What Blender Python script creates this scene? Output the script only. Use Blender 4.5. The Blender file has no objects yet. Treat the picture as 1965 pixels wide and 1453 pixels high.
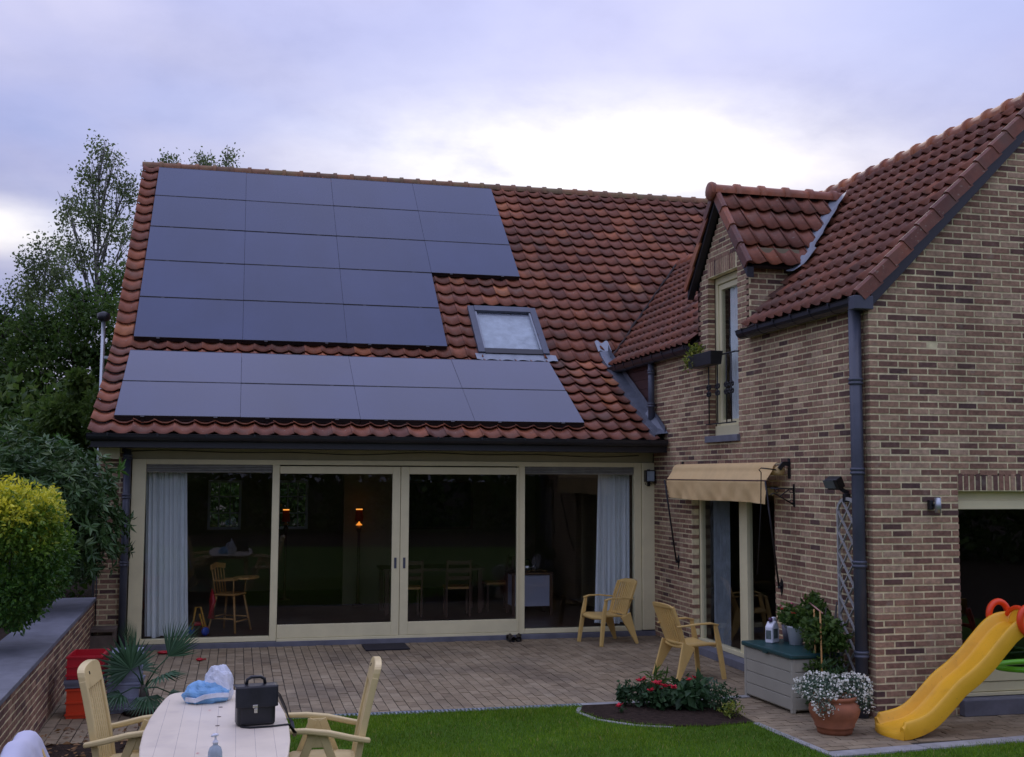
import bpy, math, random
import numpy as np
from mathutils import Vector, Matrix, Euler

random.seed(7)
RNG = np.random.default_rng(11)
SC = bpy.context.scene
COL = SC.collection
R = math.radians

# ------------------------------------------------------------------ camera
CAM_POS = Vector((-6.1167, -16.2447, 2.346))
YAW, PITCH, ROLL = -0.23608, 0.085565, 0.0046768
FPX, IMW, IMH = 2181.815, 1965.0, 1453.0
_fw = Vector((-math.sin(YAW) * math.cos(PITCH), math.cos(YAW) * math.cos(PITCH), math.sin(PITCH)))
_r0 = Vector((math.cos(YAW), math.sin(YAW), 0))
_u0 = _r0.cross(_fw)
_rt = _r0 * math.cos(ROLL) + _u0 * math.sin(ROLL)
_up = -_r0 * math.sin(ROLL) + _u0 * math.cos(ROLL)
cam_data = bpy.data.cameras.new("camera")
cam = bpy.data.objects.new("camera", cam_data)
COL.objects.link(cam)
cam_data.sensor_width = 36.0
cam_data.lens = 36.0 * FPX / IMW
cam_data.clip_start = 0.1
cam_data.clip_end = 2000.0
m = Matrix.Identity(4)
for i in range(3):
    m[i][0], m[i][1], m[i][2], m[i][3] = _rt[i], _up[i], -_fw[i], CAM_POS[i]
cam.matrix_world = m
SC.camera = cam

# ------------------------------------------------------------------ world
SC.view_settings.view_transform = 'Standard'
SC.view_settings.look = 'None'
SC.view_settings.exposure = EXPO = 0.15
SC.view_settings.gamma = 1.0
SC.view_settings.use_curve_mapping = False
SUN_EL, SUN_AZ = R(26), R(20)            # azimuth measured from +Y towards +X
world = bpy.data.worlds.new("World")
SC.world = world
world.use_nodes = True
wn, wl = world.node_tree.nodes, world.node_tree.links
wn.clear()


def N(nodes, t, **kw):
    n = nodes.new(t)
    for k, v in kw.items():
        if k in n.inputs:
            n.inputs[k].default_value = v
        else:
            setattr(n, k, v)
    return n


w_out = N(wn, 'ShaderNodeOutputWorld')
w_bg = N(wn, 'ShaderNodeBackground', Strength=0.1)
w_sky = N(wn, 'ShaderNodeTexSky')
w_sky.sky_type = 'NISHITA'
w_sky.sun_disc = False
w_sky.sun_elevation = SUN_EL
w_sky.sun_rotation = SUN_AZ
w_tc = N(wn, 'ShaderNodeTexCoord')
# cloud deck coordinate: direction projected on a plane overhead, so clouds flatten toward the horizon
w_sep = N(wn, 'ShaderNodeSeparateXYZ')
wl.new(w_tc.outputs['Generated'], w_sep.inputs[0])


def wmath(op, a, b=None, clamp=False):
    n = N(wn, 'ShaderNodeMath', operation=op)
    n.use_clamp = clamp
    for k, v in enumerate((a, b)):
        if v is None:
            continue
        if isinstance(v, (int, float)):
            n.inputs[k].default_value = v
        else:
            wl.new(v, n.inputs[k])
    return n.outputs[0]


w_zz = wmath('ADD', wmath('MAXIMUM', w_sep.outputs[2], 0.0), 0.22)
w_cx = wmath('DIVIDE', w_sep.outputs[0], w_zz)
w_cy = wmath('DIVIDE', w_sep.outputs[1], w_zz)
w_comb = N(wn, 'ShaderNodeCombineXYZ')
wl.new(w_cx, w_comb.inputs[0])
wl.new(w_cy, w_comb.inputs[1])
w_n1 = N(wn, 'ShaderNodeTexNoise', Scale=1.25, Detail=4.0, Roughness=0.48, Distortion=0.35)
wl.new(w_comb.outputs[0], w_n1.inputs['Vector'])
w_n2 = N(wn, 'ShaderNodeTexNoise', Scale=3.4, Detail=6.0, Roughness=0.6, Distortion=0.1)
wl.new(w_comb.outputs[0], w_n2.inputs['Vector'])


def wramp(fac, stops):
    n = N(wn, 'ShaderNodeValToRGB')
    el = n.color_ramp.elements
    while len(el) < len(stops):
        el.new(0.5)
    for e, (p, c) in zip(el, stops):
        e.position = p
        e.color = (*c, 1)
    wl.new(fac, n.inputs[0])
    return n.outputs[0]


def wmix(fac, a, b, blend='MIX'):
    n = N(wn, 'ShaderNodeMixRGB', blend_type=blend)
    for k, v in enumerate((fac, a, b)):
        if isinstance(v, (int, float)):
            n.inputs[k].default_value = v
        elif isinstance(v, tuple):
            n.inputs[k].default_value = (*v, 1)
        else:
            wl.new(v, n.inputs[k])
    return n.outputs[0]


# grey-lavender cloud deck, radiance already in picture units (x10 for the 0.1 background strength)
cl_a = wramp(w_n1.outputs['Fac'], [(0.28, (0.36, 0.43, 0.82)), (0.44, (0.46, 0.50, 0.84)), (0.56, (0.56, 0.57, 0.84)), (0.68, (0.74, 0.715, 0.91))])
cl_b = wramp(w_n2.outputs['Fac'], [(0.32, (0.90, 0.91, 0.93)), (0.52, (1.0, 1.0, 1.0)), (0.7, (1.06, 1.05, 1.03))])
clouds = wmix(1.0, cl_a, cl_b, 'MULTIPLY')
# bright veil where the low sun stands behind the clouds
GLOW = (_fw + _rt * ((1120 - IMW / 2) / FPX) - _up * ((310 - IMH / 2) / FPX)).normalized()


def glow_at(direction, stops):
    """how near a view direction is to a bright break in the cloud; breaks are flat, three times as wide as tall"""
    s = N(wn, 'ShaderNodeVectorMath', operation='SUBTRACT')
    wl.new(w_tc.outputs['Generated'], s.inputs[0])
    s.inputs[1].default_value = direction
    k = N(wn, 'ShaderNodeVectorMath', operation='MULTIPLY')
    wl.new(s.outputs[0], k.inputs[0])
    k.inputs[1].default_value = (1, 1, 4.2)
    ln = N(wn, 'ShaderNodeVectorMath', operation='LENGTH')
    wl.new(k.outputs[0], ln.inputs[0])
    return wramp(ln.outputs['Value'], stops)


glow_w = glow_at(GLOW, [(0.0, (1.05,) * 3), (0.11, (0.80,) * 3), (0.20, (0.36,) * 3), (0.30, (0.09,) * 3), (0.45, (0, 0, 0))])
GLOW2 = (_fw + _rt * ((-30 - IMW / 2) / FPX) - _up * ((430 - IMH / 2) / FPX)).normalized()
glow_w2 = glow_at(GLOW2, [(0.0, (0.75,) * 3), (0.05, (0.5,) * 3), (0.12, (0.10,) * 3), (0.20, (0, 0, 0))])
glow_w = wmix(1.0, glow_w, glow_w2, 'ADD')
glow_n = wmath('ADD', wmath('ADD', wmath('MULTIPLY', w_n1.outputs['Fac'], 1.7), wmath('MULTIPLY', w_n2.outputs['Fac'], 1.3)), -0.72)
glow = wmix(1.0, wmix(1.0, glow_w, (1.15, 1.06, 0.62), 'MULTIPLY'), glow_n, 'MULTIPLY')
deck = wmix(1.0, clouds, glow, 'ADD')
# an overcast sky brightens towards the zenith: (1 + 2 sin h), taken as 1 at the height seen in the photograph
cie = wmath('ADD', wmath('MULTIPLY', wmath('MAXIMUM', w_sep.outputs[2], 0.0), 12.4), 5.3)
deck10 = wmix(1.0, deck, cie, 'MULTIPLY')
cover = wramp(w_n1.outputs['Fac'], [(0.25, (0.80, 0.80, 0.80)), (0.5, (0.97, 0.97, 0.97))])
final = wmix(cover, w_sky.outputs[0], deck10)
wl.new(final, w_bg.inputs[0])
wl.new(w_bg.outputs[0], w_out.inputs[0])

# ------------------------------------------------------------------ sun (veiled by cloud, low behind the house)
sun_d = bpy.data.lights.new("sun", 'SUN')
sun_d.energy = 0.6
sun_d.angle = R(25)
sun_d.color = (1.0, 0.93, 0.80)
sun = bpy.data.objects.new("sun", sun_d)
COL.objects.link(sun)
_sd = Vector((math.sin(SUN_AZ) * math.cos(SUN_EL), math.cos(SUN_AZ) * math.cos(SUN_EL), math.sin(SUN_EL)))
sun.rotation_euler = _sd.to_track_quat('Z', 'Y').to_euler()
sun.location = _sd * 60

# ------------------------------------------------------------------ helpers: objects
def link(o):
    COL.objects.link(o)
    return o


def empty(name, loc=(0, 0, 0), rz=0.0):
    o = link(bpy.data.objects.new(name, None))
    o.location = loc
    o.rotation_euler = (0, 0, rz)
    o.empty_display_size = 0.1
    return o


def tag(o, label=None, cat=None, group=None, kind=None):
    if label:
        o['label'] = label
    if cat:
        o['category'] = cat
    if group:
        o['group'] = group
    if kind:
        o['kind'] = kind
    return o


def thing(name, label, cat, loc=(0, 0, 0), rz=0.0, group=None):
    return tag(empty(name, loc, rz), label, cat, group)


def copy_tree(o, parent=None):
    c = link(o.copy())
    if parent is not None:
        c.parent = parent
    for ch in list(o.children):
        copy_tree(ch, c)
    return c


class MB:
    """collects faces and links them as one mesh object"""
    def __init__(self):
        self.v, self.f, self.t, self.s = [], [], [], []

    def add(self, verts, faces, tint=0.5, smooth=False):
        b = len(self.v)
        self.v += [tuple(p) for p in verts]
        self.t += [tint] * len(verts)
        self.f += [tuple(i + b for i in q) for q in faces]
        self.s += [smooth] * len(faces)
        return self

    def box(self, c, s, rot=None, tint=0.5):
        h = [q / 2 for q in s]
        vs = [Vector((x * h[0], y * h[1], z * h[2])) for x in (-1, 1) for y in (-1, 1) for z in (-1, 1)]
        if rot is not None:
            mt = rot if isinstance(rot, Matrix) else Euler(rot).to_matrix()
            vs = [mt @ p for p in vs]
        c = Vector(c)
        return self.add([p + c for p in vs], BOXF, tint)

    def span(self, a, b, tint=0.5):
        return self.box([(p + q) / 2 for p, q in zip(a, b)], [abs(q - p) for p, q in zip(a, b)], None, tint)

    def sweep(self, pts, w, h=None, up=(0, 0, 1), seg=0, tint=0.5, caps=True, smooth=None):
        """rectangular (seg=0, w across, h along up) or round (seg>2, radius w) section along a polyline; w may be a list"""
        pts = [Vector(p) for p in pts]
        n = len(pts)
        ws = list(w) if isinstance(w, (list, tuple)) else [w] * n
        hs = list(h) if isinstance(h, (list, tuple)) else [h if h is not None else ws[0]] * n
        k = seg if seg > 2 else 4
        vs = []
        upv = Vector(up)
        for i, p in enumerate(pts):
            t = (pts[min(i + 1, n - 1)] - pts[max(i - 1, 0)]).normalized()
            side = t.cross(upv)
            if side.length < 1e-4:
                side = t.cross(Vector((1, 0, 0)))
                if side.length < 1e-4:
                    side = t.cross(Vector((0, 1, 0)))
            side.normalize()
            u = side.cross(t).normalized()
            if seg > 2:
                for j in range(k):
                    a = 2 * math.pi * j / k
                    vs.append(p + side * (math.cos(a) * ws[i]) + u * (math.sin(a) * ws[i]))
            else:
                for a, b in ((-1, -1), (1, -1), (1, 1), (-1, 1)):
                    vs.append(p + side * (a * ws[i] / 2) + u * (b * hs[i] / 2))
        fs = []
        for i in range(n - 1):
            for j in range(k):
                fs.append((i * k + j, i * k + (j + 1) % k, (i + 1) * k + (j + 1) % k, (i + 1) * k + j))
        if caps:
            fs.append(tuple(range(k - 1, -1, -1)))
            fs.append(tuple((n - 1) * k + j for j in range(k)))
        return self.add(vs, fs, tint, (seg > 2) if smooth is None else smooth)

    def lathe(self, prof, c=(0, 0, 0), seg=24, tint=0.5, smooth=True):
        vs, fs = [], []
        for r, z in prof:
            for j in range(seg):
                a = 2 * math.pi * j / seg
                vs.append((c[0] + r * math.cos(a), c[1] + r * math.sin(a), c[2] + z))
        for i in range(len(prof) - 1):
            for j in range(seg):
                fs.append((i * seg + j, i * seg + (j + 1) % seg, (i + 1) * seg + (j + 1) % seg, (i + 1) * seg + j))
        if prof[0][0] > 1e-4:
            fs.append(tuple(range(seg - 1, -1, -1)))
        if prof[-1][0] > 1e-4:
            fs.append(tuple((len(prof) - 1) * seg + j for j in range(seg)))
        return self.add(vs, fs, tint, smooth)

    def prism(self, poly, z0, z1, fn=None, tint=0.5):
        """polygon (u, v) extruded along w from z0 to z1; fn maps (u, v, w) to a point"""
        fn = fn or (lambda u, v, w: (u, v, w))
        n = len(poly)
        vs = [fn(u, v, z0) for u, v in poly] + [fn(u, v, z1) for u, v in poly]
        fs = [tuple(range(n - 1, -1, -1)), tuple(range(n, 2 * n))]
        fs += [(i, (i + 1) % n, n + (i + 1) % n, n + i) for i in range(n)]
        return self.add(vs, fs, tint)

    def grid(self, fn, nu, nv, tint=0.5, smooth=True, thick=None):
        vs = [Vector(fn(i / nu, j / nv)) for i in range(nu + 1) for j in range(nv + 1)]
        w = nv + 1
        fs = [(i * w + j, (i + 1) * w + j, (i + 1) * w + j + 1, i * w + j + 1) for i in range(nu) for j in range(nv)]
        if thick is not None:
            b = len(vs)
            vs += [p + Vector(thick) for p in vs]
            fs += [tuple(b + q for q in reversed(f)) for f in fs]
            rim = [(i, 0) for i in range(nu + 1)] + [(nu, j) for j in range(1, nv + 1)] + [(i, nv) for i in range(nu - 1, -1, -1)] + [(0, j) for j in range(nv - 1, 0, -1)]
            ids = [i * w + j for i, j in rim]
            fs += [(ids[q], ids[(q + 1) % len(ids)], b + ids[(q + 1) % len(ids)], b + ids[q]) for q in range(len(ids))]
        return self.add(vs, fs, tint, smooth)

    def mesh(self, name, mat):
        me = bpy.data.meshes.new(name)
        me.from_pydata(self.v, [], self.f)
        fix_normals(me)
        at = me.attributes.new('tint', 'FLOAT', 'POINT')
        at.data.foreach_set('value', self.t)
        me.polygons.foreach_set('use_smooth', self.s)
        me.materials.append(mat)
        me.update()
        return me

    def build(self, name, mat, parent=None, loc=None, bevel=None):
        o = link(bpy.data.objects.new(name, self.mesh(name, mat)))
        if parent is not None:
            o.parent = parent
        if loc is not None:
            o.location = loc
        if bevel:
            md = o.modifiers.new('soft edges', 'BEVEL')
            md.width = bevel
            md.segments = 2
            md.limit_method = 'ANGLE'
            md.angle_limit = R(40)
        return o


import bmesh


def fix_normals(me):
    if len(me.polygons) > 60000:
        return
    bm = bmesh.new()
    bm.from_mesh(me)
    bmesh.ops.recalc_face_normals(bm, faces=bm.faces)
    bm.to_mesh(me)
    bm.free()


BOXF = [(0, 1, 3, 2), (4, 6, 7, 5), (0, 4, 5, 1), (2, 3, 7, 6), (0, 2, 6, 4), (1, 5, 7, 3)]


def big_mesh(name, verts, faces, tint, mat, parent=None, kind=None, smooth=False):
    """verts (N,3), faces (M,k) numpy, tint (N)"""
    verts = np.ascontiguousarray(verts, dtype=np.float32)
    faces = np.ascontiguousarray(faces, dtype=np.int32)
    M, k = faces.shape
    me = bpy.data.meshes.new(name)
    me.vertices.add(len(verts))
    me.vertices.foreach_set('co', verts.ravel())
    me.loops.add(M * k)
    me.loops.foreach_set('vertex_index', faces.ravel())
    me.polygons.add(M)
    me.polygons.foreach_set('loop_start', np.arange(0, M * k, k, dtype=np.int32))
    try:
        me.polygons.foreach_set('loop_total', np.full(M, k, dtype=np.int32))
    except Exception:
        pass
    me.update(calc_edges=True)
    at = me.attributes.new('tint', 'FLOAT', 'POINT')
    at.data.foreach_set('value', np.ascontiguousarray(tint, dtype=np.float32))
    me.polygons.foreach_set('use_smooth', np.full(M, smooth))
    me.materials.append(mat)
    o = link(bpy.data.objects.new(name, me))
    if parent is not None:
        o.parent = parent
    if kind:
        o['kind'] = kind
    return o


def stamp(name, base_v, base_f, mats4, tints, mat, parent=None, kind='stuff', smooth=False):
    """joins copies of one quad mesh under many 4x4 matrices"""
    bv = np.array(base_v, dtype=np.float64)
    bf = np.array(base_f, dtype=np.int64)
    n, V = len(mats4), len(bv)
    if n == 0:
        return None
    A = np.array([[list(r) for r in q] for q in mats4])
    vv = np.einsum('nij,vj->nvi', A[:, :3, :3], bv) + A[:, None, :3, 3]
    ff = (bf[None] + (np.arange(n) * V)[:, None, None]).reshape(-1, bf.shape[1])
    return big_mesh(name, vv.reshape(-1, 3), ff, np.repeat(np.array(tints), V), mat, parent, kind, smooth)


def cam_px(p):
    d = Vector(p) - CAM_POS
    z = d.dot(_fw)
    if z < 0.1:
        return None
    return IMW / 2 + FPX * d.dot(_rt) / z, IMH / 2 - FPX * d.dot(_up) / z, z


def in_view(p, pad=0):
    q = cam_px(p)
    return q is not None and -pad < q[0] < IMW + pad and -pad < q[1] < IMH + pad


# ------------------------------------------------------------------ helpers: materials
def new_mat(name):
    mt = bpy.data.materials.new(name)
    mt.use_nodes = True
    nt = mt.node_tree
    nt.nodes.clear()
    out = nt.nodes.new('ShaderNodeOutputMaterial')
    return mt, nt.nodes, nt.links, out


def ramp(nodes, links, fac, stops, interp='LINEAR'):
    n = nodes.new('ShaderNodeValToRGB')
    n.color_ramp.interpolation = interp
    el = n.color_ramp.elements
    while len(el) < len(stops):
        el.new(0.5)
    for e, (p, c) in zip(el, stops):
        e.position = p
        e.color = (*c, 1)
    links.new(fac, n.inputs[0])
    return n.outputs[0]


def pmat(name, color=None, stops=None, rough=0.6, noise=(6.0, 0.25), stain=None, bump=None, spec=0.5, metal=0.0, ior=1.5, coat=0.0, vec='Object', trans=0.0, stretch=None, rvar=0.1, streak=None, speck=None, vary=0.0):
    """a base colour (or a ramp over the per-piece tint), broken up by noise, optional stains and relief"""
    mt, nd, lk, out = new_mat(name)
    b = nd.new('ShaderNodeBsdfPrincipled')
    b.inputs['Metallic'].default_value = metal
    b.inputs['IOR'].default_value = ior
    b.inputs['Specular IOR Level'].default_value = spec
    b.inputs['Coat Weight'].default_value = coat
    tc = nd.new('ShaderNodeTexCoord')
    geo = nd.new('ShaderNodeNewGeometry')
    src = geo.outputs['Position'] if vec == 'World' else tc.outputs[vec]
    if stretch:
        mp = nd.new('ShaderNodeMapping')
        mp.inputs['Scale'].default_value = stretch
        lk.new(src, mp.inputs[0])
        src = mp.outputs[0]
    if stops:
        at = nd.new('ShaderNodeAttribute')
        at.attribute_name = 'tint'
        col = ramp(nd, lk, at.outputs['Fac'], stops)
    else:
        rgb = nd.new('ShaderNodeRGB')
        rgb.outputs[0].default_value = (*color, 1)
        col = rgb.outputs[0]
    nz = nd.new('ShaderNodeTexNoise')
    nz.inputs['Scale'].default_value = noise[0]
    nz.inputs['Detail'].default_value = 6
    nz.inputs['Roughness'].default_value = 0.62
    lk.new(src, nz.inputs['Vector'])
    lo, hi = 1 - noise[1], 1 + noise[1]
    g = ramp(nd, lk, nz.outputs['Fac'], [(0.28, (lo, lo, lo)), (0.72, (hi, hi, hi))])
    mx = nd.new('ShaderNodeMixRGB')
    mx.blend_type = 'MULTIPLY'
    mx.inputs[0].default_value = 1
    lk.new(col, mx.inputs[1])
    lk.new(g, mx.inputs[2])
    col = mx.outputs[0]
    if stain:                                     # (colour, scale, low, high, strength)
        nz2 = nd.new('ShaderNodeTexNoise')
        nz2.inputs['Scale'].default_value = stain[1]
        nz2.inputs['Detail'].default_value = 5
        lk.new(src, nz2.inputs['Vector'])
        f = ramp(nd, lk, nz2.outputs['Fac'], [(stain[2], (0, 0, 0)), (stain[3], (stain[4],) * 3)])
        mx2 = nd.new('ShaderNodeMixRGB')
        lk.new(f, mx2.inputs[0])
        lk.new(col, mx2.inputs[1])
        mx2.inputs[2].default_value = (*stain[0], 1)
        col = mx2.outputs[0]
    if streak:                                    # (scale vector, low, high): long faint run marks
        mp2 = nd.new('ShaderNodeMapping')
        mp2.inputs['Scale'].default_value = streak[0]
        lk.new(geo.outputs['Position'], mp2.inputs[0])
        nz4 = nd.new('ShaderNodeTexNoise')
        nz4.inputs['Scale'].default_value = 1.0
        nz4.inputs['Detail'].default_value = 5
        lk.new(mp2.outputs[0], nz4.inputs['Vector'])
        g4 = ramp(nd, lk, nz4.outputs['Fac'], [(0.33, (streak[1],) * 3), (0.62, (streak[2],) * 3)])
        mx4 = nd.new('ShaderNodeMixRGB')
        mx4.blend_type = 'MULTIPLY'
        mx4.inputs[0].default_value = 1
        lk.new(col, mx4.inputs[1])
        lk.new(g4, mx4.inputs[2])
        col = mx4.outputs[0]
    if speck:                                     # (colour, scale, low, high, strength): small spots of lichen or dirt
        nz5 = nd.new('ShaderNodeTexNoise')
        nz5.inputs['Scale'].default_value = speck[1]
        nz5.inputs['Detail'].default_value = 2
        lk.new(geo.outputs['Position'], nz5.inputs['Vector'])
        f5 = ramp(nd, lk, nz5.outputs['Fac'], [(speck[2], (0, 0, 0)), (speck[3], (speck[4],) * 3)])
        mx5 = nd.new('ShaderNodeMixRGB')
        lk.new(f5, mx5.inputs[0])
        lk.new(col, mx5.inputs[1])
        mx5.inputs[2].default_value = (*speck[0], 1)
        col = mx5.outputs[0]
    if vary:                                      # small difference from one copy to the next
        oi = nd.new('ShaderNodeObjectInfo')
        mr = nd.new('ShaderNodeMapRange')
        mr.inputs['To Min'].default_value = 1 - vary
        mr.inputs['To Max'].default_value = 1 + vary
        lk.new(oi.outputs['Random'], mr.inputs['Value'])
        vm = nd.new('ShaderNodeVectorMath')
        vm.operation = 'SCALE'
        lk.new(col, vm.inputs[0])
        lk.new(mr.outputs[0], vm.inputs['Scale'])
        col = vm.outputs[0]
    lk.new(col, b.inputs['Base Color'])
    rr = nd.new('ShaderNodeMapRange')
    rr.inputs['To Min'].default_value = max(0.02, rough - rvar)
    rr.inputs['To Max'].default_value = min(1.0, rough + rvar)
    lk.new(nz.outputs['Fac'], rr.inputs['Value'])
    lk.new(rr.outputs[0], b.inputs['Roughness'])
    if bump:
        nz3 = nd.new('ShaderNodeTexNoise')
        nz3.inputs['Scale'].default_value = bump[0]
        nz3.inputs['Detail'].default_value = 4
        lk.new(src, nz3.inputs['Vector'])
        bp = nd.new('ShaderNodeBump')
        bp.inputs['Strength'].default_value = bump[1]
        bp.inputs['Distance'].default_value = bump[2] if len(bump) > 2 else 0.01
        lk.new(nz3.outputs['Fac'], bp.inputs['Height'])
        lk.new(bp.outputs[0], b.inputs['Normal'])
    sh = b.outputs[0]
    if trans > 0:
        tr = nd.new('ShaderNodeBsdfTranslucent')
        lk.new(col, tr.inputs[0])
        mxs = nd.new('ShaderNodeMixShader')
        mxs.inputs[0].default_value = trans
        lk.new(sh, mxs.inputs[1])
        lk.new(tr.outputs[0], mxs.inputs[2])
        sh = mxs.outputs[0]
    lk.new(sh, out.inputs[0])
    return mt


def glass_mat(name, tint=(0.93, 0.95, 0.94), ior=1.5, boost=1.0, rough=0.0):
    """a thin pane: see-through straight on, mirror-like at a slant"""
    mt, nd, lk, out = new_mat(name)
    tr = nd.new('ShaderNodeBsdfTransparent')
    tr.inputs[0].default_value = (*tint, 1)
    gl = nd.new('ShaderNodeBsdfGlossy')
    gl.inputs['Roughness'].default_value = rough
    fr = nd.new('ShaderNodeFresnel')
    fr.inputs[0].default_value = ior
    mu = nd.new('ShaderNodeMath')
    mu.operation = 'MULTIPLY'
    mu.use_clamp = True
    mu.inputs[1].default_value = boost
    ge = nd.new('ShaderNodeNewGeometry')
    inv = nd.new('ShaderNodeMath')
    inv.operation = 'SUBTRACT'
    inv.inputs[0].default_value = 1.0
    lk.new(ge.outputs['Backfacing'], inv.inputs[1])
    m2 = nd.new('ShaderNodeMath')
    m2.operation = 'MULTIPLY'
    lk.new(fr.outputs[0], m2.inputs[0])
    lk.new(inv.outputs[0], m2.inputs[1])
    lk.new(m2.outputs[0], mu.inputs[0])
    mx = nd.new('ShaderNodeMixShader')
    lk.new(mu.outputs[0], mx.inputs[0])
    lk.new(tr.outputs[0], mx.inputs[1])
    lk.new(gl.outputs[0], mx.inputs[2])
    lk.new(mx.outputs[0], out.inputs[0])
    return mt


def glow_mat(name, color, strength):
    mt, nd, lk, out = new_mat(name)
    e = nd.new('ShaderNodeEmission')
    e.inputs[0].default_value = (*color, 1)
    e.inputs[1].default_value = strength
    lk.new(e.outputs[0], out.inputs[0])
    return mt


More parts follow.
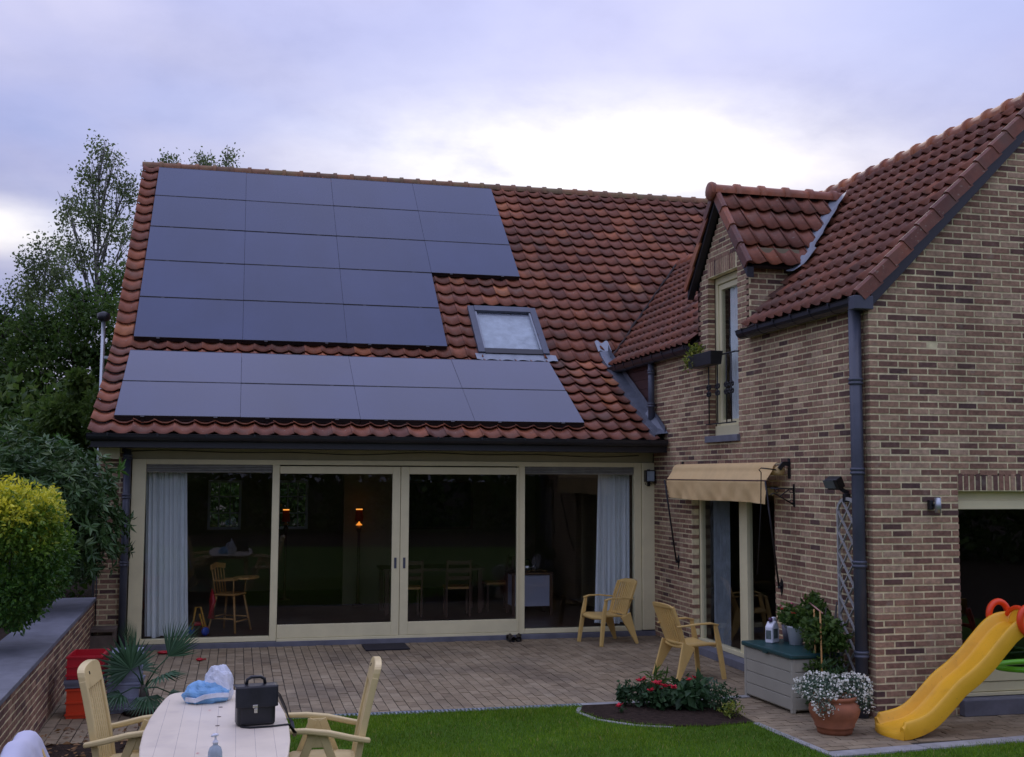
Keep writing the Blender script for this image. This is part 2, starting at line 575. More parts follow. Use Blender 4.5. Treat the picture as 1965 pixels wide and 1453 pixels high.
BRICK_STOPS = [(0.0, (0.100, 0.060, 0.052)), (0.2, (0.165, 0.090, 0.067)), (0.42, (0.26, 0.146, 0.094)), (0.62, (0.335, 0.205, 0.129)), (0.82, (0.40, 0.266, 0.168)), (1.0, (0.45, 0.32, 0.21))]
M = dict(
    brick=pmat('brick', stops=BRICK_STOPS, rough=0.85, noise=(22, 0.34), bump=(60, 0.5, 0.004), vec='World', spec=0.25, stain=((0.33, 0.29, 0.22), 9, 0.60, 0.74, 0.35), streak=((2.2, 2.2, 0.45), 0.82, 1.10)),
    mortar=pmat('mortar', (0.72, 0.64, 0.37), rough=0.95, noise=(14, 0.25), bump=(90, 0.4, 0.003), vec='World', spec=0.1, streak=((2.2, 2.2, 0.45), 0.80, 1.08)),
    tile=pmat('roof_tile', stops=[(0.0, (0.13, 0.050, 0.032)), (0.3, (0.20, 0.070, 0.038)), (0.6, (0.28, 0.092, 0.043)), (0.85, (0.38, 0.125, 0.050)), (1.0, (0.46, 0.18, 0.07))], rough=0.55, noise=(9, 0.24), bump=(50, 0.25, 0.003), vec='World', spec=0.4,
              streak=((1.5, 0.5, 0.5), 0.78, 1.08), speck=((0.34, 0.30, 0.22), 26, 0.66, 0.74, 0.5), stain=((0.16, 0.115, 0.08), 3.0, 0.50, 0.74, 0.5)),
    tile_under=pmat('roof_underlay', (0.03, 0.018, 0.014), rough=0.95, vec='World'),
    ridge=pmat('ridge_tile', stops=[(0.0, (0.17, 0.09, 0.05)), (0.5, (0.24, 0.12, 0.06)), (1.0, (0.29, 0.135, 0.06))], rough=0.7, noise=(9, 0.3), vec='World', stain=((0.20, 0.17, 0.07), 4, 0.45, 0.66, 0.65)),
    panel=pmat('solar_cell', (0.020, 0.029, 0.074), rough=0.16, noise=(0.8, 0.12), vec='World', ior=1.58, spec=0.5, rvar=0.05, streak=((1.2, 0.3, 0.3), 0.88, 1.08), vary=0.10),
    panel_frame=pmat('panel_frame', (0.012, 0.012, 0.014), rough=0.45, metal=0.0, vec='World'),
    cream=pmat('cream_paint', (0.76, 0.70, 0.415), rough=0.42, noise=(3, 0.07), vec='World', spec=0.45),
    cream_dark=pmat('fascia_paint', (0.42, 0.37, 0.21), rough=0.6, noise=(3, 0.1), vec='World'),
    zinc=pmat('painted_zinc', (0.062, 0.070, 0.092), rough=0.42, noise=(5, 0.2), vec='World', spec=0.5, stain=((0.10, 0.11, 0.13), 3, 0.5, 0.75, 0.5)),
    gutter=pmat('gutter_plastic', (0.020, 0.021, 0.025), rough=0.38, noise=(4, 0.2), vec='World'),
    lead=pmat('lead_sheet', (0.13, 0.145, 0.17), rough=0.5, noise=(7, 0.25), metal=0.25, vec='World', bump=(20, 0.3, 0.006)),
    lead_pale=pmat('pale_lead', (0.25, 0.28, 0.31), rough=0.5, noise=(7, 0.15), vec='World', bump=(20, 0.25, 0.006)),
    stone=pmat('blue_stone', (0.15, 0.155, 0.175), rough=0.7, noise=(5, 0.25), vec='World', bump=(40, 0.2, 0.003)),
    concrete=pmat('concrete', (0.30, 0.295, 0.275), rough=0.9, noise=(7, 0.22), vec='World', bump=(60, 0.3, 0.003), stain=((0.12, 0.12, 0.09), 2.5, 0.52, 0.72, 0.6)),
    paver=pmat('paver', stops=[(0.0, (0.19, 0.142, 0.085)), (0.35, (0.26, 0.20, 0.118)), (0.7, (0.31, 0.245, 0.15)), (1.0, (0.35, 0.285, 0.18))], rough=0.9, noise=(5, 0.22), vec='World', bump=(70, 0.4, 0.003), spec=0.25, speck=((0.06, 0.07, 0.03), 14, 0.62, 0.74, 0.5), stain=((0.10, 0.080, 0.058), 1.0, 0.48, 0.70, 0.62)),
    joint=pmat('paver_joint', (0.055, 0.05, 0.04), rough=1.0, noise=(20, 0.3), vec='World', spec=0.1),
    soil=pmat('soil', (0.036, 0.024, 0.017), rough=1.0, noise=(18, 0.5), vec='World', bump=(30, 0.9, 0.03), spec=0.1),
    turf=pmat('turf', (0.060, 0.120, 0.012), rough=0.95, noise=(3, 0.3), vec='World', spec=0.1, bump=(60, 0.6, 0.02)),
    grass=pmat('grass_blade', stops=[(0.0, (0.070, 0.150, 0.008)), (0.5, (0.145, 0.275, 0.011)), (0.88, (0.25, 0.35, 0.025)), (1.0, (0.38, 0.33, 0.10))], rough=0.55, noise=(0.9, 0.28), vec='World', spec=0.25, trans=0.3),
    glass=glass_mat('window_glass', (0.93, 0.95, 0.945), 1.52, 1.15),
    glass_dim=glass_mat('tinted_glass', (0.55, 0.60, 0.60), 1.52, 1.7),
    black=pmat('black_metal', (0.012, 0.012, 0.013), rough=0.45, noise=(10, 0.2)),
    plank=pmat('dark_boarding', (0.062, 0.026, 0.022), rough=0.6, noise=(4, 0.3), vec='World', stretch=(6, 1, 6)),
    plastic_y=pmat('yellow_beige_plastic', (0.68, 0.47, 0.155), rough=0.42, noise=(2.5, 0.08), spec=0.45, stain=((0.40, 0.29, 0.12), 6, 0.56, 0.78, 0.5)),
    plastic_c=pmat('cream_plastic', (0.66, 0.52, 0.24), rough=0.42, noise=(2.5, 0.08), spec=0.45, stain=((0.40, 0.29, 0.12), 6, 0.56, 0.78, 0.5)),
    tabletop=pmat('table_plastic', (0.74, 0.64, 0.49), rough=0.38, noise=(3, 0.06), spec=0.45, stain=((0.50, 0.42, 0.36), 5, 0.56, 0.75, 0.4)),
    slide_y=pmat('slide_plastic', (0.84, 0.45, 0.022), rough=0.40, noise=(3, 0.10), spec=0.5, stain=((0.58, 0.29, 0.03), 5, 0.55, 0.75, 0.6), speck=((0.35, 0.20, 0.05), 40, 0.68, 0.76, 0.5)),
    slide_r=pmat('handle_plastic', (0.86, 0.065, 0.010), rough=0.35, noise=(2, 0.06), spec=0.5),
    slide_g=pmat('green_plastic', (0.16, 0.55, 0.02), rough=0.35, noise=(2, 0.06), spec=0.5),
    box_w=pmat('box_plastic', (0.34, 0.325, 0.25), rough=0.5, noise=(3, 0.08)),
    box_g=pmat('lid_plastic', (0.010, 0.055, 0.052), rough=0.45, noise=(4, 0.15)),
    terra=pmat('terracotta', (0.30, 0.105, 0.045), rough=0.8, noise=(6, 0.25), bump=(30, 0.2, 0.004), stain=((0.10, 0.05, 0.03), 4, 0.52, 0.75, 0.6)),
    white=pmat('white_plastic', (0.72, 0.73, 0.76), rough=0.35, noise=(3, 0.04)),
    grey_w=pmat('weathered_wood', (0.36, 0.36, 0.33), rough=0.8, noise=(8, 0.25), vec='World'),
    awning=pmat('awning_canvas', (0.74, 0.53, 0.245), rough=0.85, noise=(3, 0.1), spec=0.2, trans=0.06, bump=(9, 0.25, 0.02), stain=((0.60, 0.40, 0.17), 3, 0.55, 0.75, 0.5)),
    curtain=pmat('curtain_cloth', (0.86, 0.89, 0.88), rough=0.9, noise=(2, 0.05), spec=0.1, trans=0.08),
    louvre=pmat('louvre_paint', (0.30, 0.30, 0.26), rough=0.5, vec='World'),
    wood=pmat('pale_wood', (0.50, 0.26, 0.075), rough=0.5, noise=(5, 0.2), stretch=(1, 1, 6)),
    wood_d=pmat('dark_wood', (0.10, 0.045, 0.022), rough=0.55, noise=(5, 0.25)),
    wood_g=pmat('weathered_plank', (0.13, 0.10, 0.075), rough=0.85, noise=(8, 0.3)),
    room=pmat('room_plaster', (0.24, 0.20, 0.12), rough=0.9, noise=(2, 0.1), vec='World'),
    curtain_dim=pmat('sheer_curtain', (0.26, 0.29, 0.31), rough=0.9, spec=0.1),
    roomfloor=pmat('room_floor', (0.085, 0.045, 0.032), rough=0.35, noise=(4, 0.2), vec='World'),
    leather=pmat('black_leather', (0.011, 0.011, 0.014), rough=0.38, noise=(14, 0.2), bump=(90, 0.3, 0.003)),
    chrome=pmat('buckle_metal', (0.6, 0.58, 0.52), rough=0.25, metal=1.0),
    red=pmat('red_plastic', (0.48, 0.012, 0.022), rough=0.4, noise=(3, 0.1)),
    orange=pmat('orange_red_plastic', (0.62, 0.05, 0.012), rough=0.4, noise=(3, 0.1)),
    blue=pmat('blue_plastic', (0.02, 0.08, 0.42), rough=0.4),
    greybox=pmat('grey_plastic', (0.14, 0.14, 0.165), rough=0.5, noise=(3, 0.1)),
    clearbox=pmat('cloudy_plastic', (0.42, 0.45, 0.55), rough=0.25, noise=(6, 0.15), trans=0.35),
    rubber=pmat('rubber', (0.016, 0.014, 0.018), rough=0.9, noise=(30, 0.3), bump=(120, 0.6, 0.004)),
    shoe=pmat('shoe_leather', (0.026, 0.018, 0.012), rough=0.5, noise=(12, 0.3)),
    cloth=pmat('white_cloth', (0.60, 0.60, 0.70), rough=0.9, noise=(4, 0.06), spec=0.15, trans=0.1),
    bag_b=pmat('plastic_bag', stops=[(0.0, (0.16, 0.42, 0.74)), (0.45, (0.30, 0.56, 0.80)), (0.55, (0.68, 0.74, 0.84)), (1.0, (0.78, 0.80, 0.84))], rough=0.3, noise=(7, 0.28), trans=0.2, spec=0.5, bump=(26, 0.6, 0.02)),
    bark=pmat('bark', (0.06, 0.052, 0.04), rough=0.9, noise=(8, 0.4), vec='World', bump=(20, 0.5, 0.02)),
    birch=pmat('birch_bark', (0.30, 0.29, 0.26), rough=0.85, noise=(7, 0.35), vec='World', stain=((0.03, 0.03, 0.03), 6, 0.54, 0.6, 0.9)),
    steel=pmat('steel_flue', (0.42, 0.46, 0.48), rough=0.35, metal=0.7, noise=(4, 0.1)),
)


def leafmat(name, a, b, c, rough=0.5, trans=0.3, spec=0.35):
    return pmat(name, stops=[(0.0, a), (0.55, b), (1.0, c)], rough=rough, noise=(1.3, 0.22), vec='World', trans=trans, spec=spec)


M['leaf_birch'] = leafmat('birch_leaf', (0.075, 0.11, 0.035), (0.13, 0.18, 0.06), (0.21, 0.27, 0.10), trans=0.5)
M['leaf_dark'] = leafmat('dark_leaf', (0.030, 0.070, 0.012), (0.070, 0.135, 0.022), (0.13, 0.20, 0.04), trans=0.45)
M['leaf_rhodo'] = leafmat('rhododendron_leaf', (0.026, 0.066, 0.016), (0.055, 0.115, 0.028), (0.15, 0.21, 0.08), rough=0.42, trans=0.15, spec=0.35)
M['leaf_bright'] = leafmat('young_leaf', (0.05, 0.13, 0.02), (0.09, 0.22, 0.03), (0.14, 0.30, 0.05), rough=0.4)
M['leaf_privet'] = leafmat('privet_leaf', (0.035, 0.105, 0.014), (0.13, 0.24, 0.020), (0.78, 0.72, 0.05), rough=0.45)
M['leaf_palm'] = leafmat('palm_leaf', (0.014, 0.045, 0.014), (0.03, 0.085, 0.03), (0.07, 0.15, 0.07), rough=0.4, trans=0.15)
M['leaf_bed'] = leafmat('bedding_leaf', (0.02, 0.05, 0.015), (0.045, 0.105, 0.035), (0.09, 0.17, 0.07), rough=0.5)
M['leaf_grey'] = leafmat('grey_leaf', (0.05, 0.09, 0.06), (0.10, 0.16, 0.10), (0.2, 0.27, 0.18), rough=0.6)
M['leaf_yellow'] = leafmat('lime_leaf', (0.10, 0.15, 0.02), (0.22, 0.27, 0.03), (0.38, 0.38, 0.05), rough=0.5)
M['petal_w'] = pmat('white_petal', (0.80, 0.79, 0.66), rough=0.7, noise=(5, 0.1), trans=0.2)
M['petal_r'] = pmat('red_petal', (0.62, 0.008, 0.03), rough=0.6, noise=(5, 0.2), trans=0.2)
M['dry_leaf'] = pmat('dry_leaf', stops=[(0, (0.10, 0.05, 0.02)), (1, (0.28, 0.15, 0.05))], rough=0.8)

# ------------------------------------------------------------------ ground, lawn, patio
LC = 6.0793
BL, BH, JT = 0.2229, 0.0677, 0.0185


def structure(name, mb, mat, loc=None, bevel=None):
    o = mb.build(name, mat, None, loc, bevel)
    o['kind'] = 'structure'
    return o


LAWN = [(-5.92, -4.86), (-2.62, -4.86), (-2.72, -5.12), (-2.62, -5.50), (-2.36, -5.80), (-2.05, -5.96), (-1.72, -6.03), (-1.42, -5.99), (-1.27, -5.97), (-1.21, -6.4), (-1.19, -7.0), (-1.16, -7.36), (-0.4, -7.30), (0.83, -7.19), (2.2, -7.03), (6.0, -6.7), (6.0, -20), (-14.0, -24), (-14.0, -16), (-7.4, -12), (-5.92, -9.5)]
structure('ground', MB().add([(-400, -400, -0.05), (400, -400, -0.05), (400, 700, -0.05), (-400, 700, -0.05)], [(0, 1, 2, 3)]), M['soil'])
structure('lawn', MB().prism(LAWN, -0.05, 0.0), M['turf'])
structure('soil_bed', MB().prism([(-9.0, -4.9), (-5.92, -4.9), (-5.92, -9.5), (-7.4, -12), (-14, -16), (-14, -11), (-8.2, -9.0)], -0.049, -0.004), M['soil'])
BED = [(-2.62, -4.86), (-2.72, -5.12), (-2.62, -5.50), (-2.36, -5.80), (-2.05, -5.96), (-1.72, -6.03), (-1.42, -5.99), (-1.27, -5.97), (-1.22, -5.6), (-1.22, -4.86)]
structure('flower_bed', MB().prism(BED, -0.048, 0.012), M['soil'])


def inside(poly, x, y):
    c = False
    n = len(poly)
    for i in range(n):
        x1, y1 = poly[i]
        x2, y2 = poly[(i + 1) % n]
        if (y1 > y) != (y2 > y) and x < (x2 - x1) * (y - y1) / (y2 - y1) + x1:
            c = not c
    return c


# grass: short blades over the lawn that can be seen
def grass_blades():
    n = 210000
    xs = RNG.uniform(-5.9, 3.2, n)
    ys = -4.87 - RNG.uniform(0, 1, n) ** 1.25 * 5.4
    keep = []
    for i in range(n):
        if inside(LAWN, xs[i], ys[i]):
            keep.append(i)
    xs, ys = xs[keep], ys[keep]
    n = len(xs)
    a = RNG.uniform(0, 2 * np.pi, n)
    patch = 0.5 + 0.5 * np.sin(xs * 2.1 + 1.3 * np.sin(ys * 1.7)) * np.cos(ys * 2.6 + xs)
    h = RNG.uniform(0.014, 0.040, n) * (0.75 + 0.5 * patch)
    w = RNG.uniform(0.0025, 0.0045, n)
    ln = RNG.uniform(0.2, 0.9, n) * h
    la = RNG.uniform(0, 2 * np.pi, n)
    v = np.zeros((n, 3, 3))
    v[:, 0] = np.stack([xs - np.cos(a) * w, ys - np.sin(a) * w, np.full(n, -0.004)], 1)
    v[:, 1] = np.stack([xs + np.cos(a) * w, ys + np.sin(a) * w, np.full(n, -0.004)], 1)
    v[:, 2] = np.stack([xs + np.cos(la) * ln, ys + np.sin(la) * ln, h], 1)
    t = np.clip(0.15 + 0.42 * patch + RNG.normal(0, 0.2, n), 0, 0.88)
    t = np.where(RNG.uniform(0, 1, n) < 0.035, 1.0, t)
    return big_mesh('grass', v.reshape(-1, 3), np.arange(3 * n).reshape(-1, 3), np.repeat(t, 3), M['grass'], None, 'stuff')


tag(grass_blades(), 'short mown green grass covering the garden lawn', 'grass')

# patio: a bed of dark joints with clay pavers standing proud of it
structure_patio = structure('patio', MB().prism([(-8.0, 0.0), (-8.0, -5.5), (-6.4, -5.5), (-6.4, -4.72), (-1.22, -4.72), (-1.22, -7.17), (2.6, -6.88), (2.6, -6.02), (0.06, -6.02), (0.06, 0.0)], -0.047, -0.008), M['joint'])
pav = []                                                      # (x, y, along_y, length)
PW, PL = 0.108, 0.216
for i in range(74):
    x = -7.92 + i * PW
    y = -0.10 - (PL / 2 if i % 2 else 0) + PL
    while y > -5.5:
        a, b = min(y, -0.085), max(y - PL, -4.70 if x > -6.45 else -5.45)
        if a - b > 0.05 and x < -0.02:
            pav.append((x + PW / 2, (a + b) / 2, True, a - b))
        y -= PL
r = 0
y = -4.735
while y > -7.1:
    x = -1.22 - (PL / 2 if r % 2 else 0)
    while x < 2.5:
        a, b = max(x, -1.21), min(x + PL, 2.5)
        yb = -7.17 + (x + 1.22) * 0.076
        if b - a > 0.05 and y - PW > yb and not (y - PW > -6.0 and b > 0.0):
            pav.append(((a + b) / 2, y - PW / 2, False, b - a))
        y0 = y
        x += PL
    y -= PW
    r += 1


def box_verts(s, c=(0, 0, 0)):
    return [(c[0] + x * s[0] / 2, c[1] + y * s[1] / 2, c[2] + z * s[2] / 2) for x in (-1, 1) for y in (-1, 1) for z in (-1, 1)]


def tinted_variants(name, build, mat, n):
    out = []
    for k in range(n):
        mb = MB()
        build(mb, (k + 0.5) / n)
        out.append(mb.mesh(name, mat))
    return out


def part_copies(name, me, parent):
    o = link(bpy.data.objects.new(name, me))
    o.parent = parent
    return o


def paver_mesh(mb, t):
    c = 0.004
    mb.add(box_verts((PL - 0.009, PW - 0.009, 0.04), (0, 0, -0.02)), BOXF, t)


PAVER = tinted_variants('paver', paver_mesh, M['paver'], 14)


def pav_score(p):
    q = cam_px((p[0], p[1], 0))
    if q is None or not (0 < q[0] < IMW and 0 < q[1] < IMH) or p[3] < 0.2:
        return -1e9
    return -q[2]


def split_best(items, score, n=300):
    order = sorted(range(len(items)), key=lambda i: -score(items[i]))
    best = [i for i in order[:n] if score(items[i]) > -1e8]
    bs = set(best)
    return [items[i] for i in best], [items[i] for i in range(len(items)) if i not in bs]


def pav_mat(p):
    rz = (R(90) if p[2] else 0) + random.gauss(0, 0.006)
    mt = Matrix.Translation((p[0] + random.gauss(0, .0008), p[1], 0.0 + random.gauss(0, 0.0016))) @ Euler((random.gauss(0, 0.006), random.gauss(0, 0.006), rz)).to_matrix().to_4x4()
    return mt @ Matrix.Diagonal((p[3] / PL, 1, 1, 1))


def pav_tint(p):
    return min(1, max(0, random.gauss(0.52 + 0.16 * math.sin(p[0] * 1.9) * math.cos(p[1] * 2.3 + p[0]), 0.15)))


best, rest = split_best(pav, pav_score)
for p in best:
    o = part_copies('paver', PAVER[min(13, int(pav_tint(p) * 14))], structure_patio)
    o.matrix_local = pav_mat(p)
stamp('paving', box_verts((PL - 0.009, PW - 0.009, 0.04), (0, 0, -0.02)), BOXF, [pav_mat(p) for p in rest], [pav_tint(p) for p in rest], M['paver'], structure_patio)

# edging along the lawn: a slotted drain channel, then plain stones
ch = structure('drain_channel', MB().span((-6.35, -4.855, -0.045), (-2.62, -4.735, -0.006)), M['black'])
g = MB()
x = -6.34
while x < -2.63:
    g.span((x, -4.845, -0.012), (x + 0.022, -4.745, 0.004))
    x += 0.042
g.span((-6.35, -4.855, -0.02), (-2.62, -4.845, 0.006)).span((-6.35, -4.745, -0.02), (-2.62, -4.735, 0.006))
g.build('grating', M['lead_pale'], ch)['kind'] = 'stuff'


def edging(name, pts, width, mat, z=0.012, step=1.0):
    root = None
    for (a, b) in zip(pts[:-1], pts[1:]):
        a, b = Vector((*a, 0)), Vector((*b, 0))
        L = (b - a).length
        n = max(1, round(L / step))
        for k in range(n):
            p = a.lerp(b, (k + 0.5) / n)
            mb = MB().box((0, 0, 0), (L / n - 0.008, width, 0.07))
            if root is None:
                root = tag(empty(name, (0, 0, 0)), kind='structure')
            o = mb.build('edging_stone', mat, root, None, 0.004)
            d = (b - a)
            o.location = (p.x, p.y, z - 0.035 + random.uniform(-.003, .003))
            o.rotation_euler = (0, 0, math.atan2(d.y, d.x))
    return root


edging('kerb', [(-2.62, -4.80), (-1.22, -4.80), (-0.72, -4.74)], 0.10, M['concrete'])
edging('kerb', [(-1.20, -7.30), (2.6, -6.99)], 0.16, M['concrete'], 0.02)
edging('kerb', [(-1.235, -5.98), (-1.21, -6.5), (-1.17, -7.26)], 0.07, M['concrete'], 0.012, 0.5)
edging('kerb', [(-2.66, -4.92), (-2.76, -5.14), (-2.67, -5.52), (-2.40, -5.84), (-2.08, -6.0)], 0.05, M['concrete'], 0.010, 0.35)

# ------------------------------------------------------------------ house
house = thing('brick_house', 'long brick house with a red pantile roof, glazed garden front and dormer wing', 'house')


def layout(rows, intervals, z0=0.0, off=0.0):
    out = []
    for r in range(rows):
        za, zc = z0 + r * BH, z0 + (r + 0.5) * BH
        o = off + (BL / 2 if r % 2 else 0)
        for (ua, ub) in intervals(zc):
            k0 = math.floor((ua - o) / BL)
            k = k0
            while o + k * BL < ub:
                a, b = max(ua, o + k * BL), min(ub, o + (k + 1) * BL)
                if b < ub - 1e-6:
                    b -= JT
                if b - a > 0.035:
                    out.append(((a + b) / 2, zc, b - a))
                k += 1
    return out


def cut(iv, a, b):
    out = []
    for p, q in iv:
        if b <= p or a >= q:
            out.append((p, q))
        else:
            if a > p:
                out.append((p, a))
            if b < q:
                out.append((b, q))
    return out


# gable wall, u = x
KX0, KTOP, KSILL, KLINT = 0.965, 2.215, 0.02, 2.385


def gable_iv(z):
    if z > 6.35:
        return []
    lo, hi = 0.0, 4.4
    if z > 4.05:
        lo = z - 4.05 + 0.0
        hi = 4.4 - (z - 4.05)
    iv = [(lo, hi)]
    if z < KLINT:
        iv = cut(iv, KX0, 3.4)
    if 3.62 < z < 4.84:
        iv = cut(iv, 1.835, 2.75)
    return iv


# side wall, u = -y so it runs toward the viewer; its last 10 cm belong to the gable bricks
DORC, DOR0, DOR1 = -2.58, 1.76, 3.38
WZ0, WZ1, WU0, WU1 = 2.885, 5.01, 2.10, 3.03
DU0, DU1, DZ0, DZ1 = 1.49, 3.97, 0.0, 2.22


def side_iv(z):
    iv = []
    if z < 4.12:
        iv = [(0.0, LC - 0.103)]
    elif z < 6.0:
        w = (5.86 - z) / 1.19
        a, b = max(DOR0, -DORC - w), min(DOR1, -DORC + w)
        iv = [(a, b)] if b > a else []
    if z < DZ1:
        iv = cut(iv, DU0, DU1)
    if WZ0 - 0.02 < z < WZ1 + 0.225:
        iv = cut(iv, WU0, WU1)
    return iv


def cheek_iv(z):                       # right dormer cheek, u = x from the front
    if not 4.15 < z < 4.95:
        return []
    return [(0.0, min(0.52, z - 4.15))] if z > 4.2 else []


def pier_iv(z):
    return [(-7.93, -7.605)] if z < 2.70 else []


def mortar(name, rows, ivf, fn, z0=0.0):
    mb = MB()
    r = 0
    while r < rows:
        iv = ivf(z0 + (r + 0.5) * BH)
        n = 1
        while r + n < rows and ivf(z0 + (r + n + 0.5) * BH) == iv:
            n += 1
        for a, b in iv:
            vs = [fn(u, w, z0 + zz) for u in (a + 0.005, b - 0.005) for w in (0.0, 0.095) for zz in (r * BH, (r + n) * BH)]
            mb.add(vs, BOXF)
        r += n
    return mb.build(name, M['mortar'], house)


F_G = lambda u, w, z: (u, -LC + w, z)
F_S = lambda u, w, z: (w, -u, z)
F_C = lambda u, w, z: (u, -DOR1 + w, z)
F_P = lambda u, w, z: (u, w, z)
gable = mortar('gable_wall', 94, gable_iv, F_G)
side = mortar('side_wall', 88, side_iv, F_S)
mortar('dormer_cheek', 80, cheek_iv, F_C)
mortar('wall_pier', 40, pier_iv, F_P)
RS = Euler((0, 0, R(-90))).to_matrix().to_4x4()
bricks = []                            # (matrix without scale, length, wall, centre)


def put_bricks(items, wall):
    for u, z, ln in items:
        if wall == 'g':
            mt = Matrix.Translation((u, -LC, z))
            c = (u, -LC, z)
        elif wall == 's':
            mt = Matrix.Translation((0, -u, z)) @ RS
            c = (0, -u, z)
        elif wall == 'c':
            mt = Matrix.Translation((u, -DOR1, z))
            c = (u, -DOR1, z)
        else:
            mt = Matrix.Translation((u, 0, z))
            c = (u, 0, z)
        bricks.append((mt, ln, wall, c, None))


put_bricks(layout(94, lambda z: [(a, min(b, 3.2)) for a, b in gable_iv(z) if a < 3.2]), 'g')
put_bricks(layout(88, side_iv, off=0.03), 's')
put_bricks([b for b in layout(80, cheek_iv, off=0.02)], 'c')
put_bricks(layout(40, pier_iv, off=0.05), 'p')
# soldier courses: bricks on end over the garden window and the dormer window
RY = Euler((0, R(90), 0)).to_matrix().to_4x4()
x = KX0 + 0.005
while x < 3.2:
    bricks.append((Matrix.Translation((x + 0.027, -LC, KTOP + 0.092)) @ RY, 0.165, 'g', (x + 0.027, -LC, KTOP + 0.09), 1))
    x += BH
u = WU0 + 0.03
while u < WU1 - 0.02:
    bricks.append((Matrix.Translation((0, -u, WZ1 + 0.112)) @ RS @ RY, 0.20, 's', (0, -u, WZ1 + 0.11), 1))
    u += BH
mb = MB()
mb.add([F_G(a, w, z) for a in (KX0, 3.4) for w in (0.0, 0.095) for z in (KTOP, KLINT + 0.01)], BOXF)
mb.add([F_S(a, w, z) for a in (WU0, WU1) for w in (0.0, 0.095) for z in (WZ1, WZ1 + 0.23)], BOXF)
mb.build('lintel_mortar', M['mortar'], house)['kind'] = 'stuff'


def brick_mesh(mb, t):
    mb.add(box_verts((BL - JT, 0.10, BH - JT), (0, 0.0455, 0)), BOXF, t)


NB = 26
BRICK = tinted_variants('brick', brick_mesh, M['brick'], NB)


def brick_tint(b):
    r_ = random.random()
    if r_ < 0.15:
        return random.uniform(0.0, 0.30)
    if r_ < 0.60:
        return random.uniform(0.30, 0.62)
    return random.uniform(0.58, 0.95)


def brick_score(b):
    q = cam_px(b[3])
    if q is None or not (0 < q[0] < IMW - 4 and 0 < q[1] < IMH) or b[2] not in 'gs' or b[4] or b[1] < 0.19:
        return -1e9
    if b[2] == 'g' and 1690 < q[0] and q[1] > 1420 - (q[0] - 1690) * 0.85:
        return -1e9                    # behind the slide
    nrm = Vector((0, -1, 0)) if b[2] == 'g' else Vector((-1, 0, 0))
    v = (CAM_POS - Vector(b[3]))
    return v.normalized().dot(nrm) / v.length_squared


def brick_final(b):
    j = Matrix.Translation((random.gauss(0, 0.0008), random.gauss(0, 0.0012), random.gauss(0, 0.0008))) @ Euler((random.gauss(0, 0.006), random.gauss(0, 0.004), random.gauss(0, 0.004))).to_matrix().to_4x4()
    return b[0] @ j @ Matrix.Diagonal((b[1] / (BL - JT), 1, 1, 1))


best, rest = split_best(bricks, brick_score)
for b in best:
    o = part_copies('brick', BRICK[min(NB - 1, int(brick_tint(b) * NB))], gable if b[2] == 'g' else side)
    o.matrix_local = brick_final(b)
stamp('brickwork', box_verts((BL - JT, 0.10, BH - JT), (0, 0.0455, 0)), BOXF, [brick_final(b) for b in rest], [brick_tint(b) for b in rest], M['brick'], house)

# ------------------------------------------------------------------ roofs
TW = 0.262


def tile_geo(gauge, w=TW, amp=0.052):
    """pantile: a broad trough with a narrow roll at each side; the lower edge stands clear of the course below"""
    nu = 12
    vs, fs = [], []
    for i in range(nu + 1):
        u = i / nu
        z = amp * (0.5 + 0.5 * math.cos(2 * math.pi * u)) ** 1.7 + 0.008 * (1 - 2 * u)
        x = (u - 0.5) * (w + 0.010)
        vs += [(x, gauge * 0.5 + 0.05, z - 0.022), (x, -gauge * 0.5 - 0.015, z + 0.034), (x, -gauge * 0.5 - 0.012, z + 0.020), (x, -gauge * 0.5 + 0.03, z + 0.014)]
    for i in range(nu):
        a, b = i * 4, (i + 1) * 4
        fs += [(a, a + 1, b + 1, b), (a + 1, a + 2, b + 2, b + 1), (a + 2, a + 3, b + 3, b + 2)]
    return vs, fs


def frame(p, ex, ey):
    ex, ey = Vector(ex).normalized(), Vector(ey).normalized()
    en = ex.cross(ey)
    mt = Matrix.Identity(4)
    for i in range(3):
        mt[i][0], mt[i][1], mt[i][2], mt[i][3] = ex[i], ey[i], en[i], p[i]
    return mt


TWR = 0.215                                   # the wing has smaller tiles
K_Y, K_Z = 1.942, 4.257
SL1, SL2 = R(42.0966), 0.50647
S1, S2 = Vector((0, math.cos(SL1), math.sin(SL1))), Vector((0, math.cos(SL2), math.sin(SL2)))
N1, N2 = Vector((0, -math.sin(SL1), math.cos(SL1))), Vector((0, -math.sin(SL2), math.cos(SL2)))
EAVE_Y = -0.58
LLOW = (K_Y - EAVE_Y) / math.cos(SL2)
G2 = LLOW / 9
RIDGE_Y = 6.43
G1 = (RIDGE_Y - K_Y) / math.cos(SL1) / 19
RP = 4.27                                     # right roof plane: z = x + RP
RRX, RRZ = 2.2, 2.2 + RP

# panels, needed now to know which tiles they hide
PWID, PHT = 1.63154, 1.12768
O1 = Vector((-7.71416, 1.97918, 4.45247))
O2 = Vector((-7.72408, -0.35144, 3.12215))
panel_rects = []                              # (origin, slope vector, normal, x0, row, col, array)
for row in range(5):                          # row 0 is the lowest
    for c in range(4 if row >= 2 else 3):
        panel_rects.append((O1, S1, N1, row, c, 'upper'))
for row in range(2):
    for c in range(4):
        panel_rects.append((O2, S2, N2, row, c, 'lower'))
UP_TOP, LOW_X1 = 5 * PHT, O2.x + 4 * PWID


